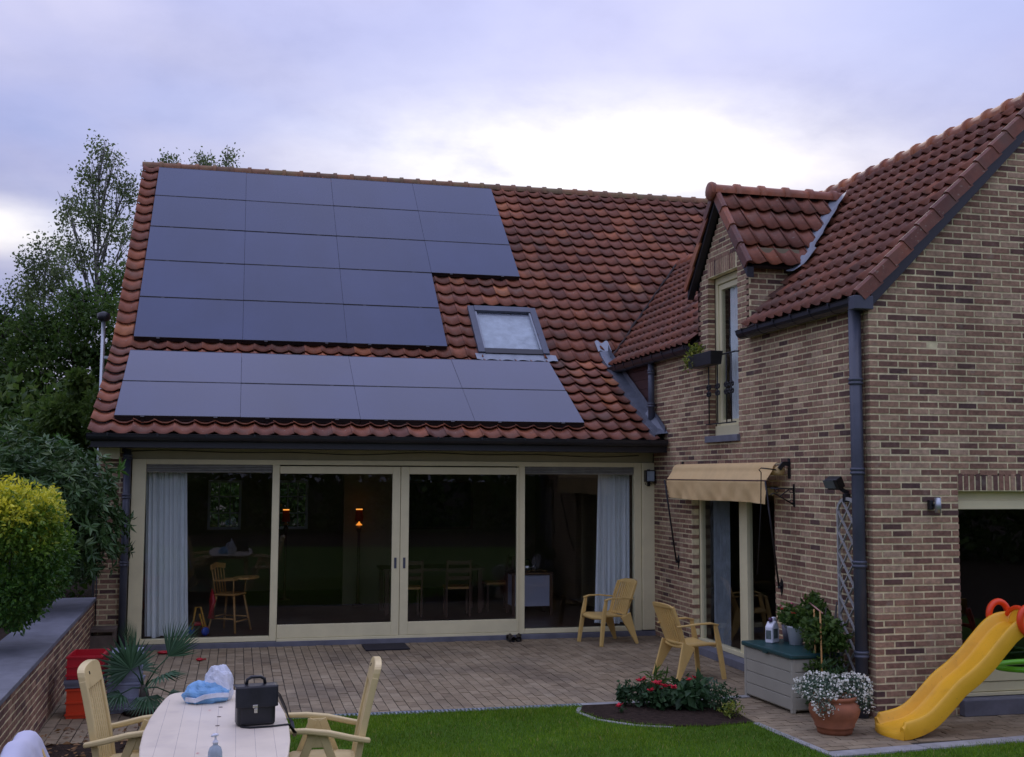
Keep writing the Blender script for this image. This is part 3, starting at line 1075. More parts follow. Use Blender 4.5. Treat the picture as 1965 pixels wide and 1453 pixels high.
def under_panel(x, s, low):
    """s: distance along the slope from the lower edge of the array"""
    mgn = 0.24
    if low:
        return O2.x + mgn < x < O2.x + 4 * PWID - mgn and mgn < s < 2 * PHT - mgn
    if O1.x + mgn < x < O1.x + 4 * PWID - mgn and 2 * PHT + mgn < s < 5 * PHT:
        return True
    return O1.x + mgn < x < O1.x + 3 * PWID - mgn and mgn < s < 5 * PHT


SKX0, SKX1, SKY0, SKY1 = -2.30, -1.085, 2.02, 3.09    # skylight in plan


tiles = []                                    # (matrix, gauge key, roof, name)


def valley_ok(x, y, z):
    if x < 0.02:
        return True
    rz = min(x, 4.4 - x) + RP
    return z > rz - 0.30


def left_row(base, sv, nv, gauge, r, low):
    c = base + sv * (gauge * (r + 0.5))
    for k in range(0, 49):
        x = -7.74 + (k + 0.5) * TW
        p = Vector((x, c.y, c.z))
        if not valley_ok(x, c.y, c.z):
            continue
        if low and x > -0.05:
            continue
        org = O2 if low else O1
        s = (p - org).dot(sv)
        if under_panel(x, s, low):
            continue
        if SKX0 - 0.02 < x < SKX1 + 0.02 and SKY0 - 0.02 < c.y < SKY1 - 0.02:
            continue
        tiles.append((frame(p, (1, 0, 0), sv), gauge, 'L', 'roof_tile'))
    tiles.append((frame(Vector((-7.88, c.y, c.z)) + nv * 0.012, (1, 0, 0), sv), gauge, 'L', 'verge_tile'))


eb = Vector((0, EAVE_Y, K_Z - (K_Y - EAVE_Y) * math.tan(SL2)))
kb = Vector((0, K_Y, K_Z))
for r in range(9):
    left_row(eb, S2, N2, G2, r, True)
for r in range(19):
    left_row(kb, S1, N1, G1, r, False)
# right wing, west slope
SR = Vector((1, 0, 1)).normalized()
NR = Vector((-1, 0, 1)).normalized()
LRS = (RRX + 0.10) * math.sqrt(2)
G3 = LRS / 13


def left_roof_z(y):
    return K_Z + (y - K_Y) * math.tan(SL1) if y > K_Y else K_Z - (K_Y - y) * math.tan(SL2)


for r in range(13):
    s = G3 * (r + 0.5)
    px_, pz_ = -0.10 + s * SR.x, RP - 0.10 + s * SR.z
    for k in range(51):
        y = -6.06 + (k + 0.5) * TWR
        if y > K_Y - 0.3 and pz_ < left_roof_z(y) - 0.30:
            continue
        if y > 2.35 and px_ < 0.1:
            continue
        if abs(y - DORC) < 0.80 + (0.09 if r < 3 else 0.02) and px_ < 1.85 and pz_ < 6.0 - 1.19 * abs(y - DORC):
            continue
        tiles.append((frame((px_, y, pz_), (0, -1, 0), SR), G3, 'R', 'roof_tile'))
# dormer roof, both slopes
DRZ, DTAN = 6.08, 1.19
dang = math.atan(DTAN)
DE = 0.95
DLEN = DE / math.cos(dang)
G4 = DLEN / 4
for sg in (-1, 1):
    sv = Vector((0, -sg * math.cos(dang), math.sin(dang)))
    for r in range(4):
        s = G4 * (r + 0.5)
        y = DORC + sg * (DE - s * math.cos(dang))
        z = DRZ - DTAN * DE + s * math.sin(dang)
        for k in range(11):
            x = -0.085 + (k + 0.5) * TWR
            if x > z - RP + 0.12:
                continue
            tiles.append((frame((x, y, z), (-sg, 0, 0), sv), G4, 'D', 'roof_tile'))
roofL = MB()
hx0, hx1 = -7.98, 5.2
t_ = 0.05


def slab(mb, a, b, c, d, nv, th=0.05, gap=0.035):
    nv = Vector(nv)
    top = [Vector(p) - nv * gap for p in (a, b, c, d)]
    mb.add(top + [p - nv * th for p in top], [(0, 1, 2, 3), (7, 6, 5, 4), (0, 4, 5, 1), (1, 5, 6, 2), (2, 6, 7, 3), (3, 7, 4, 0)])


rz_top = K_Z + (RIDGE_Y - K_Y) * math.tan(SL1)
slab(roofL, (hx0, EAVE_Y + .03, eb.z + .02), (0.0, EAVE_Y + .03, eb.z + .02), (0.0, K_Y, K_Z), (hx0, K_Y, K_Z), N2)
slab(roofL, (hx0, K_Y, K_Z), (hx1, K_Y, K_Z), (hx1, RIDGE_Y, rz_top), (hx0, RIDGE_Y, rz_top), N1)
slab(roofL, (hx1, 2 * RIDGE_Y - 0.6, 2.9), (hx0, 2 * RIDGE_Y - 0.6, 2.9), (hx0, RIDGE_Y, rz_top), (hx1, RIDGE_Y, rz_top), (0, .66, .75))
roof_left = roofL.build('roof', M['tile_under'], house)
mb = MB()
slab(mb, (-0.08, -6.12, RP - .08), (RRX, -6.12, RRZ), (RRX, -DOR1, RRZ), (-0.08, -DOR1, RP - .08), NR)
slab(mb, (1.2, -DOR1, RP + 1.2), (RRX, -DOR1, RRZ), (RRX, -DOR0, RRZ), (1.2, -DOR0, RP + 1.2), NR)
slab(mb, (-0.08, -DOR0, RP - .08), (RRX, -DOR0, RRZ), (RRX, 4.55, RRZ), (-0.08, 2.3, RP - .08), NR)
slab(mb, (4.5, -6.12, RP - .1), (4.5, 4.55, RP - .1), (RRX, 4.55, RRZ), (RRX, -6.12, RRZ), (.707, 0, .707))
roof_right = mb.build('roof', M['tile_under'], house)
mb = MB()
for sg in (-1, 1):
    ya, za = DORC + sg * DE, DRZ - DTAN * DE
    pts = [(-0.10, ya, za), (za - RP, ya, za), (DRZ - RP, DORC, DRZ), (-0.10, DORC, DRZ)]
    slab(mb, *(pts if sg < 0 else pts[::-1]), (0, sg * math.sin(dang), math.cos(dang)), 0.04, 0.02)
roof_dormer = mb.build('dormer_roof', M['tile_under'], house)
ROOF = dict(L=roof_left, R=roof_right, D=roof_dormer)
NT = 12
gauges = sorted({round(t[1], 4) for t in tiles})
GEO = {g: tile_geo(g, TW if g > 0.3 and abs(g - round(G4, 4)) > 1e-6 else TWR, 0.044 if g > 0.3 else 0.041) for g in gauges}
TILE = {}
for g in gauges:
    TILE[g] = []
    for k in range(NT):
        mb = MB()
        mb.add(GEO[g][0], GEO[g][1], (k + 0.5) / NT, True)
        me = mb.mesh('roof_tile', M['tile'])
        TILE[g].append(me)


def tile_tint(t):
    p = t[0].translation
    base, sd = {'L': (0.50, 0.17), 'R': (0.36, 0.12), 'D': (0.40, 0.13)}[t[2]]
    if t[3] == 'verge_tile':
        base = 0.6
    return min(0.99, max(0, random.gauss(base, sd)))


def tile_score(t):
    p = t[0].translation
    q = cam_px(p)
    if q is None or not (0 < q[0] < IMW and 0 < q[1] < IMH):
        return -1e9
    n = Vector((t[0][0][2], t[0][1][2], t[0][2][2]))
    v = CAM_POS - p
    c = v.normalized().dot(n)
    if c < 0.06 or t[3] == 'verge_tile':
        return -1e9
    return c / v.length_squared


def tile_final(t):
    return t[0] @ Matrix.Translation((random.gauss(0, 0.002), random.gauss(0, 0.003), random.gauss(0, 0.0015))) @ Euler((random.gauss(0, 0.006), random.gauss(0, 0.008), random.gauss(0, 0.006))).to_matrix().to_4x4()


best, rest = split_best(tiles, tile_score)
for t in best:
    o = part_copies('roof_tile', TILE[round(t[1], 4)][int(tile_tint(t) * NT)], ROOF[t[2]])
    o.matrix_local = tile_final(t)
for t in [t for t in rest if t[3] == 'verge_tile']:
    o = part_copies('verge_tile', TILE[round(t[1], 4)][int(tile_tint(t) * NT)], roof_left)
    o.matrix_local = tile_final(t)
vv, ff, tt, base = [], [], [], 0
for t in [t for t in rest if t[3] != 'verge_tile']:
    gv, gf = GEO[round(t[1], 4)]
    A = np.array([list(q) for q in tile_final(t)])
    vv.append(np.array(gv) @ A[:3, :3].T + A[:3, 3])
    ff.append(np.array(gf) + base)
    base += len(gv)
    tt += [tile_tint(t)] * len(gv)
big_mesh('roof_tiling', np.concatenate(vv), np.concatenate(ff), np.array(tt), M['tile'], house, 'stuff', True)


# ridge tiles: half-round caps, each with a collar over the next
def ridge_geo(mb, t, L=0.36, r=0.105):
    prof = [(-L / 2 - 0.02, r + 0.022), (-L / 2 + 0.05, r + 0.020), (-L / 2 + 0.055, r), (L / 2, r - 0.004)]
    vs, fs, K = [], [], 9
    for y, rr in prof:
        for j in range(K):
            a = math.pi * (-0.08 + 1.16 * j / (K - 1))
            vs.append((rr * math.cos(a), y, rr * math.sin(a)))
    for i in range(len(prof) - 1):
        for j in range(K - 1):
            fs.append((i * K + j, i * K + j + 1, (i + 1) * K + j + 1, (i + 1) * K + j))
    fs.append(tuple(range(K)))
    mb.add(vs, fs, t, True)


RIDGE = tinted_variants('ridge_tile', ridge_geo, M['ridge'], 6)
RIDGE_R = tinted_variants('ridge_tile', ridge_geo, M['tile'], 6)
k = 0
x = -7.86
while x < 5.0:
    o = part_copies('ridge_tile', RIDGE[random.randrange(6)], roof_left)
    o.matrix_local = frame((x, RIDGE_Y, rz_top - 0.03), (0, 1, 0), (-1, 0, 0)) @ Matrix.Rotation(0, 4, 'X')
    x += 0.335
y = -6.02
while y < 4.5:
    o = part_copies('ridge_tile', RIDGE_R[random.randrange(2, 6)], roof_right)
    o.matrix_local = frame((RRX, y, RRZ - 0.02), (1, 0, 0), (0, 1, 0))
    y += 0.355
x = 0.02
while x < 1.95:
    o = part_copies('ridge_tile', RIDGE_R[random.randrange(2, 5)], roof_dormer)
    o.matrix_local = frame((x, DORC, DRZ - 0.0), (0, -1, 0), (1, 0, 0))
    x += 0.35
# end cap of the dormer ridge
MB().lathe([(0.128, 0.0), (0.128, 0.03), (0.10, 0.054), (0.0, 0.06)], (0, 0, 0), 18).build('ridge_cap', M['tile'], roof_dormer).matrix_local = frame((-0.135, DORC, DRZ + 0.005), (0, -1, 0), (0, 0, 1)) @ Matrix.Identity(4)


# verge tiles of the right gable and the dormer: an angled tile over the wall edge, each lapping the one below
def verge_geo(mb, t, L, drop, wid):
    sec = [(-wid, -0.012), (-wid * 0.6, 0.035), (-0.02, 0.040), (0.012, 0.020), (0.016, -drop), (-0.008, -drop), (-0.012, 0.008), (-wid, -0.02)]
    vs, n = [], len(sec)
    for y, g in ((-L / 2 - 0.03, 0.018), (L / 2, -0.004)):
        for a, b in sec:
            vs.append((a + (0.008 if y < 0 else 0), y, b + g))
    fs = [(i, (i + 1) % n, n + (i + 1) % n, n + i) for i in range(n)] + [tuple(range(n)), tuple(range(2 * n - 1, n - 1, -1))]
    mb.add(vs, fs, t, False)


VT = tinted_variants('verge_tile', lambda mb, t: verge_geo(mb, t, G3, 0.105, 0.09), M['tile'], 6)
VD = tinted_variants('verge_tile', lambda mb, t: verge_geo(mb, t, G4, 0.085, 0.09), M['tile'], 6)
for r in range(13):
    s = G3 * (r + 0.5)
    o = part_copies('verge_tile', VT[random.randrange(4)], roof_right)
    o.matrix_local = frame(Vector((-0.10 + s * SR.x, -6.155, RP - 0.10 + s * SR.z)) + NR * 0.035, (0, -1, 0), SR)
for r in range(4):
    s = G4 * (r + 0.5)
    for sg in (-1, 1):
        sv = Vector((0, -sg * math.cos(dang), math.sin(dang)))
        nv = Vector((0, sg * math.sin(dang), math.cos(dang)))
        p = Vector((-0.115, DORC + sg * (DE - s * math.cos(dang)), DRZ - DTAN * DE + s * math.sin(dang))) + nv * 0.03
        mt = frame(p, (-1, 0, 0), sv)
        if sg < 0:                                  # keep the normal outward
            e_x, e_n = Vector((-1, 0, 0)), nv
            mt = Matrix.Identity(4)
            for i in range(3):
                mt[i][0], mt[i][1], mt[i][2], mt[i][3] = e_x[i], sv[i], e_n[i], p[i]
        o = part_copies('verge_tile', VD[random.randrange(6)], roof_dormer)
        o.matrix_local = mt
# dark boarding under the rakes
mb = MB()
for a, b in (((0.0, RP - 0.02), (RRX, RRZ - 0.02)), ((4.4, RP - 0.02), (RRX, RRZ - 0.02))):
    mb.add([(a[0], yy, a[1] + d) for yy in (-6.15, -6.09) for d in (-0.20, -0.06)] + [(b[0], yy, b[1] + d) for yy in (-6.15, -6.09) for d in (-0.20, -0.06)], BOXF)
mb.build('bargeboard', M['gutter'], roof_right)
mb = MB()
for sg in (-1, 1):
    a, b = (DORC + sg * DE, DRZ - DTAN * DE), (DORC, DRZ)
    mb.add([(xx, a[0], a[1] + d) for xx in (-0.10, -0.012) for d in (-0.16, -0.03)] + [(xx, b[0], b[1] + d) for xx in (-0.10, -0.012) for d in (-0.16, -0.03)], BOXF)
mb.build('bargeboard', M['gutter'], roof_dormer)

# ------------------------------------------------------------------ garden front: fascia, frames, panes
XF = dict(a=-7.319, b=-5.634, c=-5.535, g=-3.956, s=-3.840, h=-3.718, i=-2.134, j=-2.005, k=-0.313)
Z_FB, Z_B, Z_E, Z_D, Z_T, Z_V, Z_U = 0.066, 0.132, 0.283, 2.366, 2.484, 0.098, 2.470
mb = MB()
mb.span((-7.60, 0.03, 2.555), (0.0, 0.12, 2.72))
mb.build('fascia', M['cream_dark'], house, None, 0.004)
MB().span((-8.0, -0.52, 2.700), (-0.0, 0.10, 2.722)).build('soffit', M['gutter'], house)
MB().span((-7.98, -0.56, 2.70), (0.0, -0.522, 2.86)).build('eaves_board', M['gutter'], house)
MB().span((-7.93, -0.10, 2.55), (-7.66, 0.0, 2.699)).build('eaves_box', M['cream'], house)
# outer frame of the glazed front
gf = MB()
gf.span((-7.50, -0.005, Z_FB), (XF['a'], 0.10, 2.555))                       # left post
gf.span((XF['k'], -0.005, Z_FB), (-0.203, 0.10, 2.555))                      # right post
gf.span((XF['a'], -0.005, 2.487), (XF['k'], 0.10, 2.555))                    # head
gf.span((XF['b'], -0.005, Z_FB), (XF['c'] + 0.0, 0.10, 2.487))               # mullions
gf.span((XF['i'] + 0.035, -0.005, Z_FB), (XF['j'], 0.10, 2.487))
gf.span((XF['a'], -0.005, Z_FB), (XF['b'], 0.10, Z_B))                       # sills of the fixed lights
gf.span((XF['j'], -0.005, Z_FB), (XF['k'], 0.10, Z_B))
gf.span((XF['c'], -0.035, 0.04), (XF['i'] + 0.035, 0.10, Z_V))               # threshold
gf.build('window_frame', M['cream'], house, None, 0.006)
MB().span((-0.197, -0.03, 0.075), (0.0, 0.12, 2.554)).build('cover_panel', M['cream'], house, None, 0.01)
MB().span((-7.52, -0.05, -0.02), (0.0, 0.10, 0.062)).build('stone_sill', M['stone'], house, None, 0.006)
for xa, xb in ((XF['a'], XF['b']), (XF['j'], XF['k'])):
    w = tag(empty('fixed_window', ((xa + xb) / 2, 0, 0)))
    w.parent = house
    cx = (xa + xb) / 2
    MB().span((xa - cx, 0.045, Z_B), (xb - cx, 0.055, 2.375)).build('pane', M['glass'], w)
    g = MB()
    g.span((xa - cx, 0.05, 2.375), (xb - cx, 0.07, 2.483))
    g.build('vent_back', M['black'], w)
    for k in range(5):
        MB().box((0, 0.025, 2.385 + k * 0.0225), (xb - xa - 0.01, 0.032, 0.011), (R(-28), 0, 0)).build('louvre', M['louvre'], w)
for n, (xa, xb, ga, gb) in enumerate(((XF['c'], XF['s'], XF['c'] + 0.002, XF['g']), (XF['s'], XF['i'] + 0.035, XF['h'], XF['i']))):
    d = tag(empty('sliding_door', ((xa + xb) / 2, 0, 0)))
    d.parent = house
    cx = (xa + xb) / 2
    yo = -0.022 if n == 0 else -0.028
    f = MB()
    f.span((xa + 0.003 - cx, yo, Z_V + 0.003), (ga - cx, 0.03, Z_U)) if ga - xa > 0.01 else None
    f.span((gb - cx, yo, Z_V + 0.003), (xb - 0.003 - cx, 0.03, Z_U))
    f.span((ga - cx, yo, Z_V + 0.003), (gb - cx, 0.03, Z_E))
    f.span((ga - cx, yo, Z_D), (gb - cx, 0.03, Z_U))
    f.build('door_frame', M['cream'], d, None, 0.005)
    MB().span((ga - cx, 0.0, Z_E), (gb - cx, 0.01, Z_D)).build('pane', M['glass'], d)
    hx = (gb + 0.052 - cx) if n == 0 else (ga - 0.06 - cx)
    h = MB().span((hx - 0.017, yo - 0.006, 1.035), (hx + 0.017, yo + 0.001, 1.185))
    h.build('handle', M['zinc'], d)
# thin cable sagging under the eaves
pts = []
for k in range(61):
    x = -7.55 + k * 0.122
    pts.append((x, 0.022, 2.655 + 0.022 * math.sin(k * 0.32) * math.cos(k * 0.11)))
MB().sweep(pts, 0.005, seg=5).build('cable', M['black'], house)
MB().sweep([(-7.905, -0.012, 0.3), (-7.905, -0.012, 1.1)], 0.008, seg=6).build('cable', M['black'], house)

# ------------------------------------------------------------------ gutters and downpipes
def half_round(r, n=8):
    return [(r * math.cos(math.pi + math.pi * i / n), r * math.sin(math.pi + math.pi * i / n)) for i in range(n + 1)]


def gutter(name, fn, a, b, r, mat, clip_step):
    """trough along w from a to b; fn(u, v, w)"""
    sec = half_round(r)
    inner = [(p * 0.93, q * 0.93) for p, q in reversed(sec)]
    lip = [(-r - 0.008, 0.012), (-r + 0.01, 0.014)]
    poly = [lip[0]] + sec + inner + [lip[1]]
    g = MB().prism(poly, a, b, fn).build(name, mat, house)
    for w in (a, b):
        MB().prism(sec, w - 0.003, w + 0.003, fn).build('stop_end', mat, g)
    w = a + clip_step * 0.4
    while w < b:
        c = MB().prism([(-r - 0.014, 0.02), (-r - 0.012, -0.02)] + [(p * 1.05, q * 1.05) for p, q in sec] + [(r, 0.0), (r * 1.02, 0.01), (-r, 0.02)], w, w + 0.022, fn)
        c.build('bracket', mat, g)
        w += clip_step
    return g


gutter('gutter', lambda u, v, w: (w, -0.628 + u, 2.862 + v), -8.02, -0.04, 0.078, M['gutter'], 0.62)
gutter('gutter', lambda u, v, w: (-0.100 + u, -w, 4.130 + v), -2.28, 1.74, 0.090, M['gutter'], 0.42)
gutter('gutter', lambda u, v, w: (-0.100 + u, -w, 4.130 + v), 3.36, 6.06, 0.090, M['gutter'], 0.42)
MB().span((-0.20, -6.17, 4.02), (0.01, -6.05, 4.155)).build('gutter_end_box', M['zinc'], house, None, 0.006)


def downpipe(pts, r, joints, mat=None):
    mat = mat or M['zinc']
    p = MB().sweep(pts, r, seg=14).build('downpipe', mat, house)
    for z in joints:
        x, y = pts[-1][0], pts[-1][1]
        MB().lathe([(r + 0.002, -0.035), (r + 0.012, -0.03), (r + 0.014, -0.012), (r + 0.005, -0.006), (r + 0.005, 0.006), (r + 0.014, 0.012), (r + 0.012, 0.03), (r + 0.002, 0.035)], (x, y, z), 16).build('collar', mat, p)
    return p


downpipe([(-0.085, -5.965, 4.06), (-0.085, -5.965, 2.5), (-0.085, -5.965, 0.0)], 0.062, (3.31, 2.41, 1.49, 0.61))
downpipe([(-7.558, -0.075, 2.68), (-7.558, -0.075, 1.4), (-7.558, -0.075, 0.0)], 0.050, (2.58, 2.05, 1.15))
downpipe([(-0.075, -0.115, 4.06), (-0.075, -0.115, 3.6), (-0.075, -0.115, 3.12)], 0.050, (3.92, 3.42))
# dark boarding on the wall above the lean of the left roof
mb = MB().span((0.02, 0.0, 2.8), (0.1, 2.5, 4.2))
cl = mb.build('boarded_wall', M['gutter'], house)
z = 2.95
while z < 4.15:
    y1 = min(2.35, (z - 2.90) / math.tan(SL2) - 0.3)
    if y1 > 0.05:
        MB().box((0.010, (y1 + 0.0) / 2, z + 0.075), (0.03, y1, 0.142), (0, R(-4), 0)).build('plank', M['plank'], cl)
    z += 0.15
# lead flashings
fl = MB()
prof_ = [(-0.195, 0.0), (-0.180, 0.085), (-0.10, 0.092), (-0.034, 0.10), (-0.030, 0.21)]
n_ = 24
vs = []
for k in range(n_ + 1):
    y = -0.55 + 2.62 * k / n_
    zz = left_roof_z(y) + 0.004 * math.sin(k * 1.7)
    vs += [(a, y, zz + b) for a, b in prof_]
fl.add(vs, [(k * 5 + q, k * 5 + q + 1, k * 5 + q + 6, k * 5 + q + 5) for k in range(n_) for q in range(4)])
fl.add([(-0.19, -0.52, 2.97), (0.0, -0.62, 2.98), (-0.01, -0.30, 3.22), (-0.01, 0.1, 3.42), (-0.20, 0.0, 3.20)], [(0, 1, 2, 3, 4)])
fl.build('flashing', M['lead'], house)
mb = MB()
mb.grid(lambda u, v: (-0.20 + 0.24 * u, 2.08 + 0.22 * v, left_roof_z(2.08 + 0.22 * v) + 0.075 + 0.025 * math.sin(u * 9)), 8, 3)
mb.build('flashing', M['lead_pale'], house)
# ragged dark mortar along the valley between the two roofs
pts = []
for k in range(24):
    x = 0.0 + k * 2.15 / 23
    z = x + RP
    y = K_Y + (z - K_Z) / math.tan(SL1)
    pts.append((x - 0.035 + random.uniform(-.012, .012), y - 0.03, z + 0.062 + random.uniform(-.012, .012)))
MB().sweep(pts, [0.02 + random.uniform(-.008, .008) for _ in pts], seg=6).build('valley_mortar', M['tile_under'], house)
# dormer valley and cheek lead
mb = MB()
A0, A1 = Vector((DRZ - RP - 0.06, DORC - 0.06, DRZ - 0.02)), Vector((DRZ - DTAN * DE - RP + 0.01, DORC - DE, DRZ - DTAN * DE + 0.0))
QV = (SR * 0.51 + Vector((0, -0.86, 0))).normalized()
n_ = 16
vs = []
for k in range(n_ + 1):
    p = A0.lerp(A1, k / n_) + NR * (0.088 + 0.004 * math.sin(k * 2.1))
    if k == n_:
        p = p + Vector((-0.12, -0.05, -0.12))
    wd = 0.15 + 0.01 * math.sin(k * 1.3) + (0.07 if k > n_ - 2 else 0)
    vs += [p - QV * 0.10 + NR * 0.05, p - QV * 0.02, p + QV * wd * 0.7, p + QV * wd + NR * 0.015]
mb.add(vs, [(k * 4 + q, k * 4 + q + 1, k * 4 + q + 5, k * 4 + q + 4) for k in range(n_) for q in range(3)], 0.5, True)
mb.build('valley_lead', M['lead_pale'], roof_dormer)
mb = MB()
mb.add([(0.53, -DOR1 + 0.012, 4.62), (0.53, -DOR1 + 0.012, 4.97), (0.72, -DOR1 + 0.012, 4.97), (1.0, -DOR1 + 0.012, 5.0), (0.62, -DOR1 + 0.012, 4.80)], [(0, 1, 2, 3, 4)])
mb.build('cheek_lead', M['concrete'], roof_dormer)
MB().span((0.0, -DOR1 + 0.02, 4.1), (1.6, -DOR1 + 0.09, 5.0)).build('cheek_back', M['gutter'], roof_dormer)
MB().span((0.0, -DOR0 - 0.09, 4.1), (1.6, -DOR0 - 0.002, 5.0)).build('cheek_back', M['gutter'], roof_dormer)

# ------------------------------------------------------------------ dormer window with its rail
dw = empty('dormer_window', (0, 0, 0))
dw.parent = house
y0, y1 = -WU0, -WU1
f = MB()
X0, X1 = 0.105, 0.165
f.span((X0, y0, 3.02), (X1, y0 - 0.075, WZ1)).span((X0, y1 + 0.05, 3.02), (X1, y1, WZ1)).span((X0, y0 - 0.075, WZ1 - 0.09), (X1, y1 + 0.05, WZ1)).span((X0 - 0.02, y0, 2.885), (X1, y1, 3.02))
f.build('window_frame', M['cream'], dw, None, 0.006)
f = MB()
f.span((X0 + 0.02, y0 - 0.08, 3.022), (X1 + 0.02, y0 - 0.15, WZ1 - 0.10)).span((X0 + 0.02, y1 + 0.10, 3.022), (X1 + 0.02, y1 + 0.053, WZ1 - 0.10))
f.span((X0 + 0.02, y0 - 0.15, WZ1 - 0.17), (X1 + 0.02, y1 + 0.10, WZ1 - 0.10)).span((X0 + 0.02, y0 - 0.15, 3.022), (X1 + 0.02, y1 + 0.10, 3.10))
f.build('sash', M['cream'], dw, None, 0.004)
MB().span((X0 + 0.045, y0 - 0.15, 3.10), (X0 + 0.055, y1 + 0.10, WZ1 - 0.17)).build('pane', M['glass'], dw)
mb = MB().grid(lambda u, v: (0.178 + 0.006 * math.sin(u * 40), -2.42 - 0.58 * u, 3.03 + 1.95 * v), 60, 2)
mb.build('net_curtain', M['curtain'], dw)
MB().span((0.6, -1.8, 2.7), (0.7, -3.35, 5.2)).span((0.12, -1.78, 2.7), (0.6, -1.85, 5.2)).span((0.12, -3.30, 2.7), (0.6, -3.37, 5.2)).build('room', M['room'], dw)
MB().span((-0.05, -WU0 + 0.05, 2.80), (0.14, -WU1 - 0.04, 2.884)).build('window_sill', M['stone'], dw, None, 0.005)
rl = empty('window_rail', (0, 0, 0))
rl.parent = house
MB().sweep([(-0.045, -WU0 + 0.0, 3.93), (-0.045, -WU1, 3.93)], 0.011, seg=8).build('top_bar', M['black'], rl)
MB().sweep([(-0.045, -WU0 + 0.0, 3.04), (-0.045, -WU1, 3.04)], 0.009, seg=8).build('bottom_bar', M['black'], rl)
for yy in (-2.20, -2.48, -2.76, -2.94 + 0.03):
    b = MB().sweep([(-0.045, yy, 3.04), (-0.045, yy, 3.93)], 0.009, seg=8).build('bar', M['black'], rl)
    for dz in (3.44, 3.53):
        sc = MB()
        for s_ in (-1, 1):
            sc.sweep([(-0.045, yy + s_ * (0.034 + 0.026 * math.cos(a)), dz + 0.026 * math.sin(a)) for a in [i * math.pi / 6 for i in range(13)]], 0.011, seg=6)
        sc.build('scroll', M['black'], b)
MB().sweep([(-0.045, -WU0, 3.93), (0.0, -WU0 + 0.03, 3.93)], 0.009, seg=6).sweep([(-0.045, -WU1, 3.93), (0.0, -WU1 - 0.03, 3.93)], 0.009, seg=6).build('wall_fixing', M['black'], rl)

# ------------------------------------------------------------------ terrace door in the side wall
td = empty('terrace_door', (0, 0, 0))
td.parent = house
f = MB()
X0, X1 = 0.10, 0.17
ym = -2.80
f.span((X0, -DU0, 0.16), (X1, -DU0 - 0.06, DZ1)).span((X0, -DU1 + 0.07, 0.16), (X1, -DU1, DZ1)).span((X0, -DU0 - 0.06, DZ1 - 0.09), (X1, -DU1 + 0.07, DZ1))
f.span((X0 - 0.03, -DU0, 0.10), (X1, -DU1, 0.16)).span((X0 - 0.012, ym + 0.0, 0.16), (X1, ym - 0.22, DZ1 - 0.09))
f.build('door_frame', M['cream'], td, None, 0.006)
MB().span((X0 + 0.03, -DU0 - 0.06, 0.16), (X0 + 0.04, ym, DZ1 - 0.09)).build('pane', M['glass'], td)
MB().span((X0 + 0.03, ym - 0.22, 0.16), (X0 + 0.04, -DU1 + 0.07, DZ1 - 0.09)).build('pane', M['glass'], td)
MB().span((-0.10, -DU0 + 0.02, 0.0), (0.12, -DU1 - 0.02, 0.098)).build('door_step', M['stone'], td, None, 0.006)
MB().span((0.0, -DU0 + 0.1, DZ1 + 0.0), (0.095, -DU1 - 0.1, DZ1 + 0.02)).build('lintel', M['stone'], td)

# ------------------------------------------------------------------ garden window in the gable
kw = empty('gable_window', (0, 0, 0))
kw.parent = house
yf = -LC + 0.085
f = MB()
f.span((KX0 + 0.0, yf, 2.03), (3.4, yf + 0.07, 2.12)).span((KX0, yf + 0.03, 2.12), (3.4, yf + 0.09, KTOP)).span((KX0, yf + 0.012, 0.42), (KX0 + 0.018, yf + 0.07, 2.03))
f.span((KX0, yf - 0.02, 0.305), (3.4, yf + 0.07, 0.42)).span((KX0, yf - 0.012, 0.205), (3.4, yf + 0.07, 0.298)).span((KX0, yf - 0.03, 0.165), (3.4, yf + 0.07, 0.199))
f.build('window_frame', M['cream'], kw, None, 0.004)
MB().span((KX0 + 0.018, yf + 0.03, 0.42), (3.4, yf + 0.04, 2.03)).build('pane', M['glass_dim'], kw)
MB().span((KX0 - 0.05, -LC - 0.09, 0.0), (3.45, yf + 0.06, 0.158)).build('stone_sill', M['stone'], kw, None, 0.008)
# upper gable opening, just at the picture's edge
uw = empty('upper_window', (0, 0, 0))
uw.parent = house
MB().span((1.835, -LC + 0.05, 3.63), (2.75, -LC + 0.10, 4.83)).build('pane', M['glass_dim'], uw)
MB().span((1.80, -LC - 0.04, 3.56), (2.78, -LC + 0.09, 3.625)).build('window_sill', M['stone'], uw)
MB().span((1.836, -LC + 0.02, 3.63), (1.86, -LC + 0.049, 4.83)).build('window_frame', M['black'], uw)

# ------------------------------------------------------------------ skylight
skx, sks0, sks1 = (SKX0 + SKX1) / 2, 0.10, 1.46
hw = (SKX1 - SKX0) / 2


def sky_pt(u, s, d):
    p = kb + S1 * s + N1 * d
    return (skx + u, p.y, p.z)


def sky_box(mb, u0, u1, s0, s1, d0, d1):
    mb.add([sky_pt(u, s, d) for u in (u0, u1) for s in (s0, s1) for d in (d0, d1)], BOXF)
    return mb


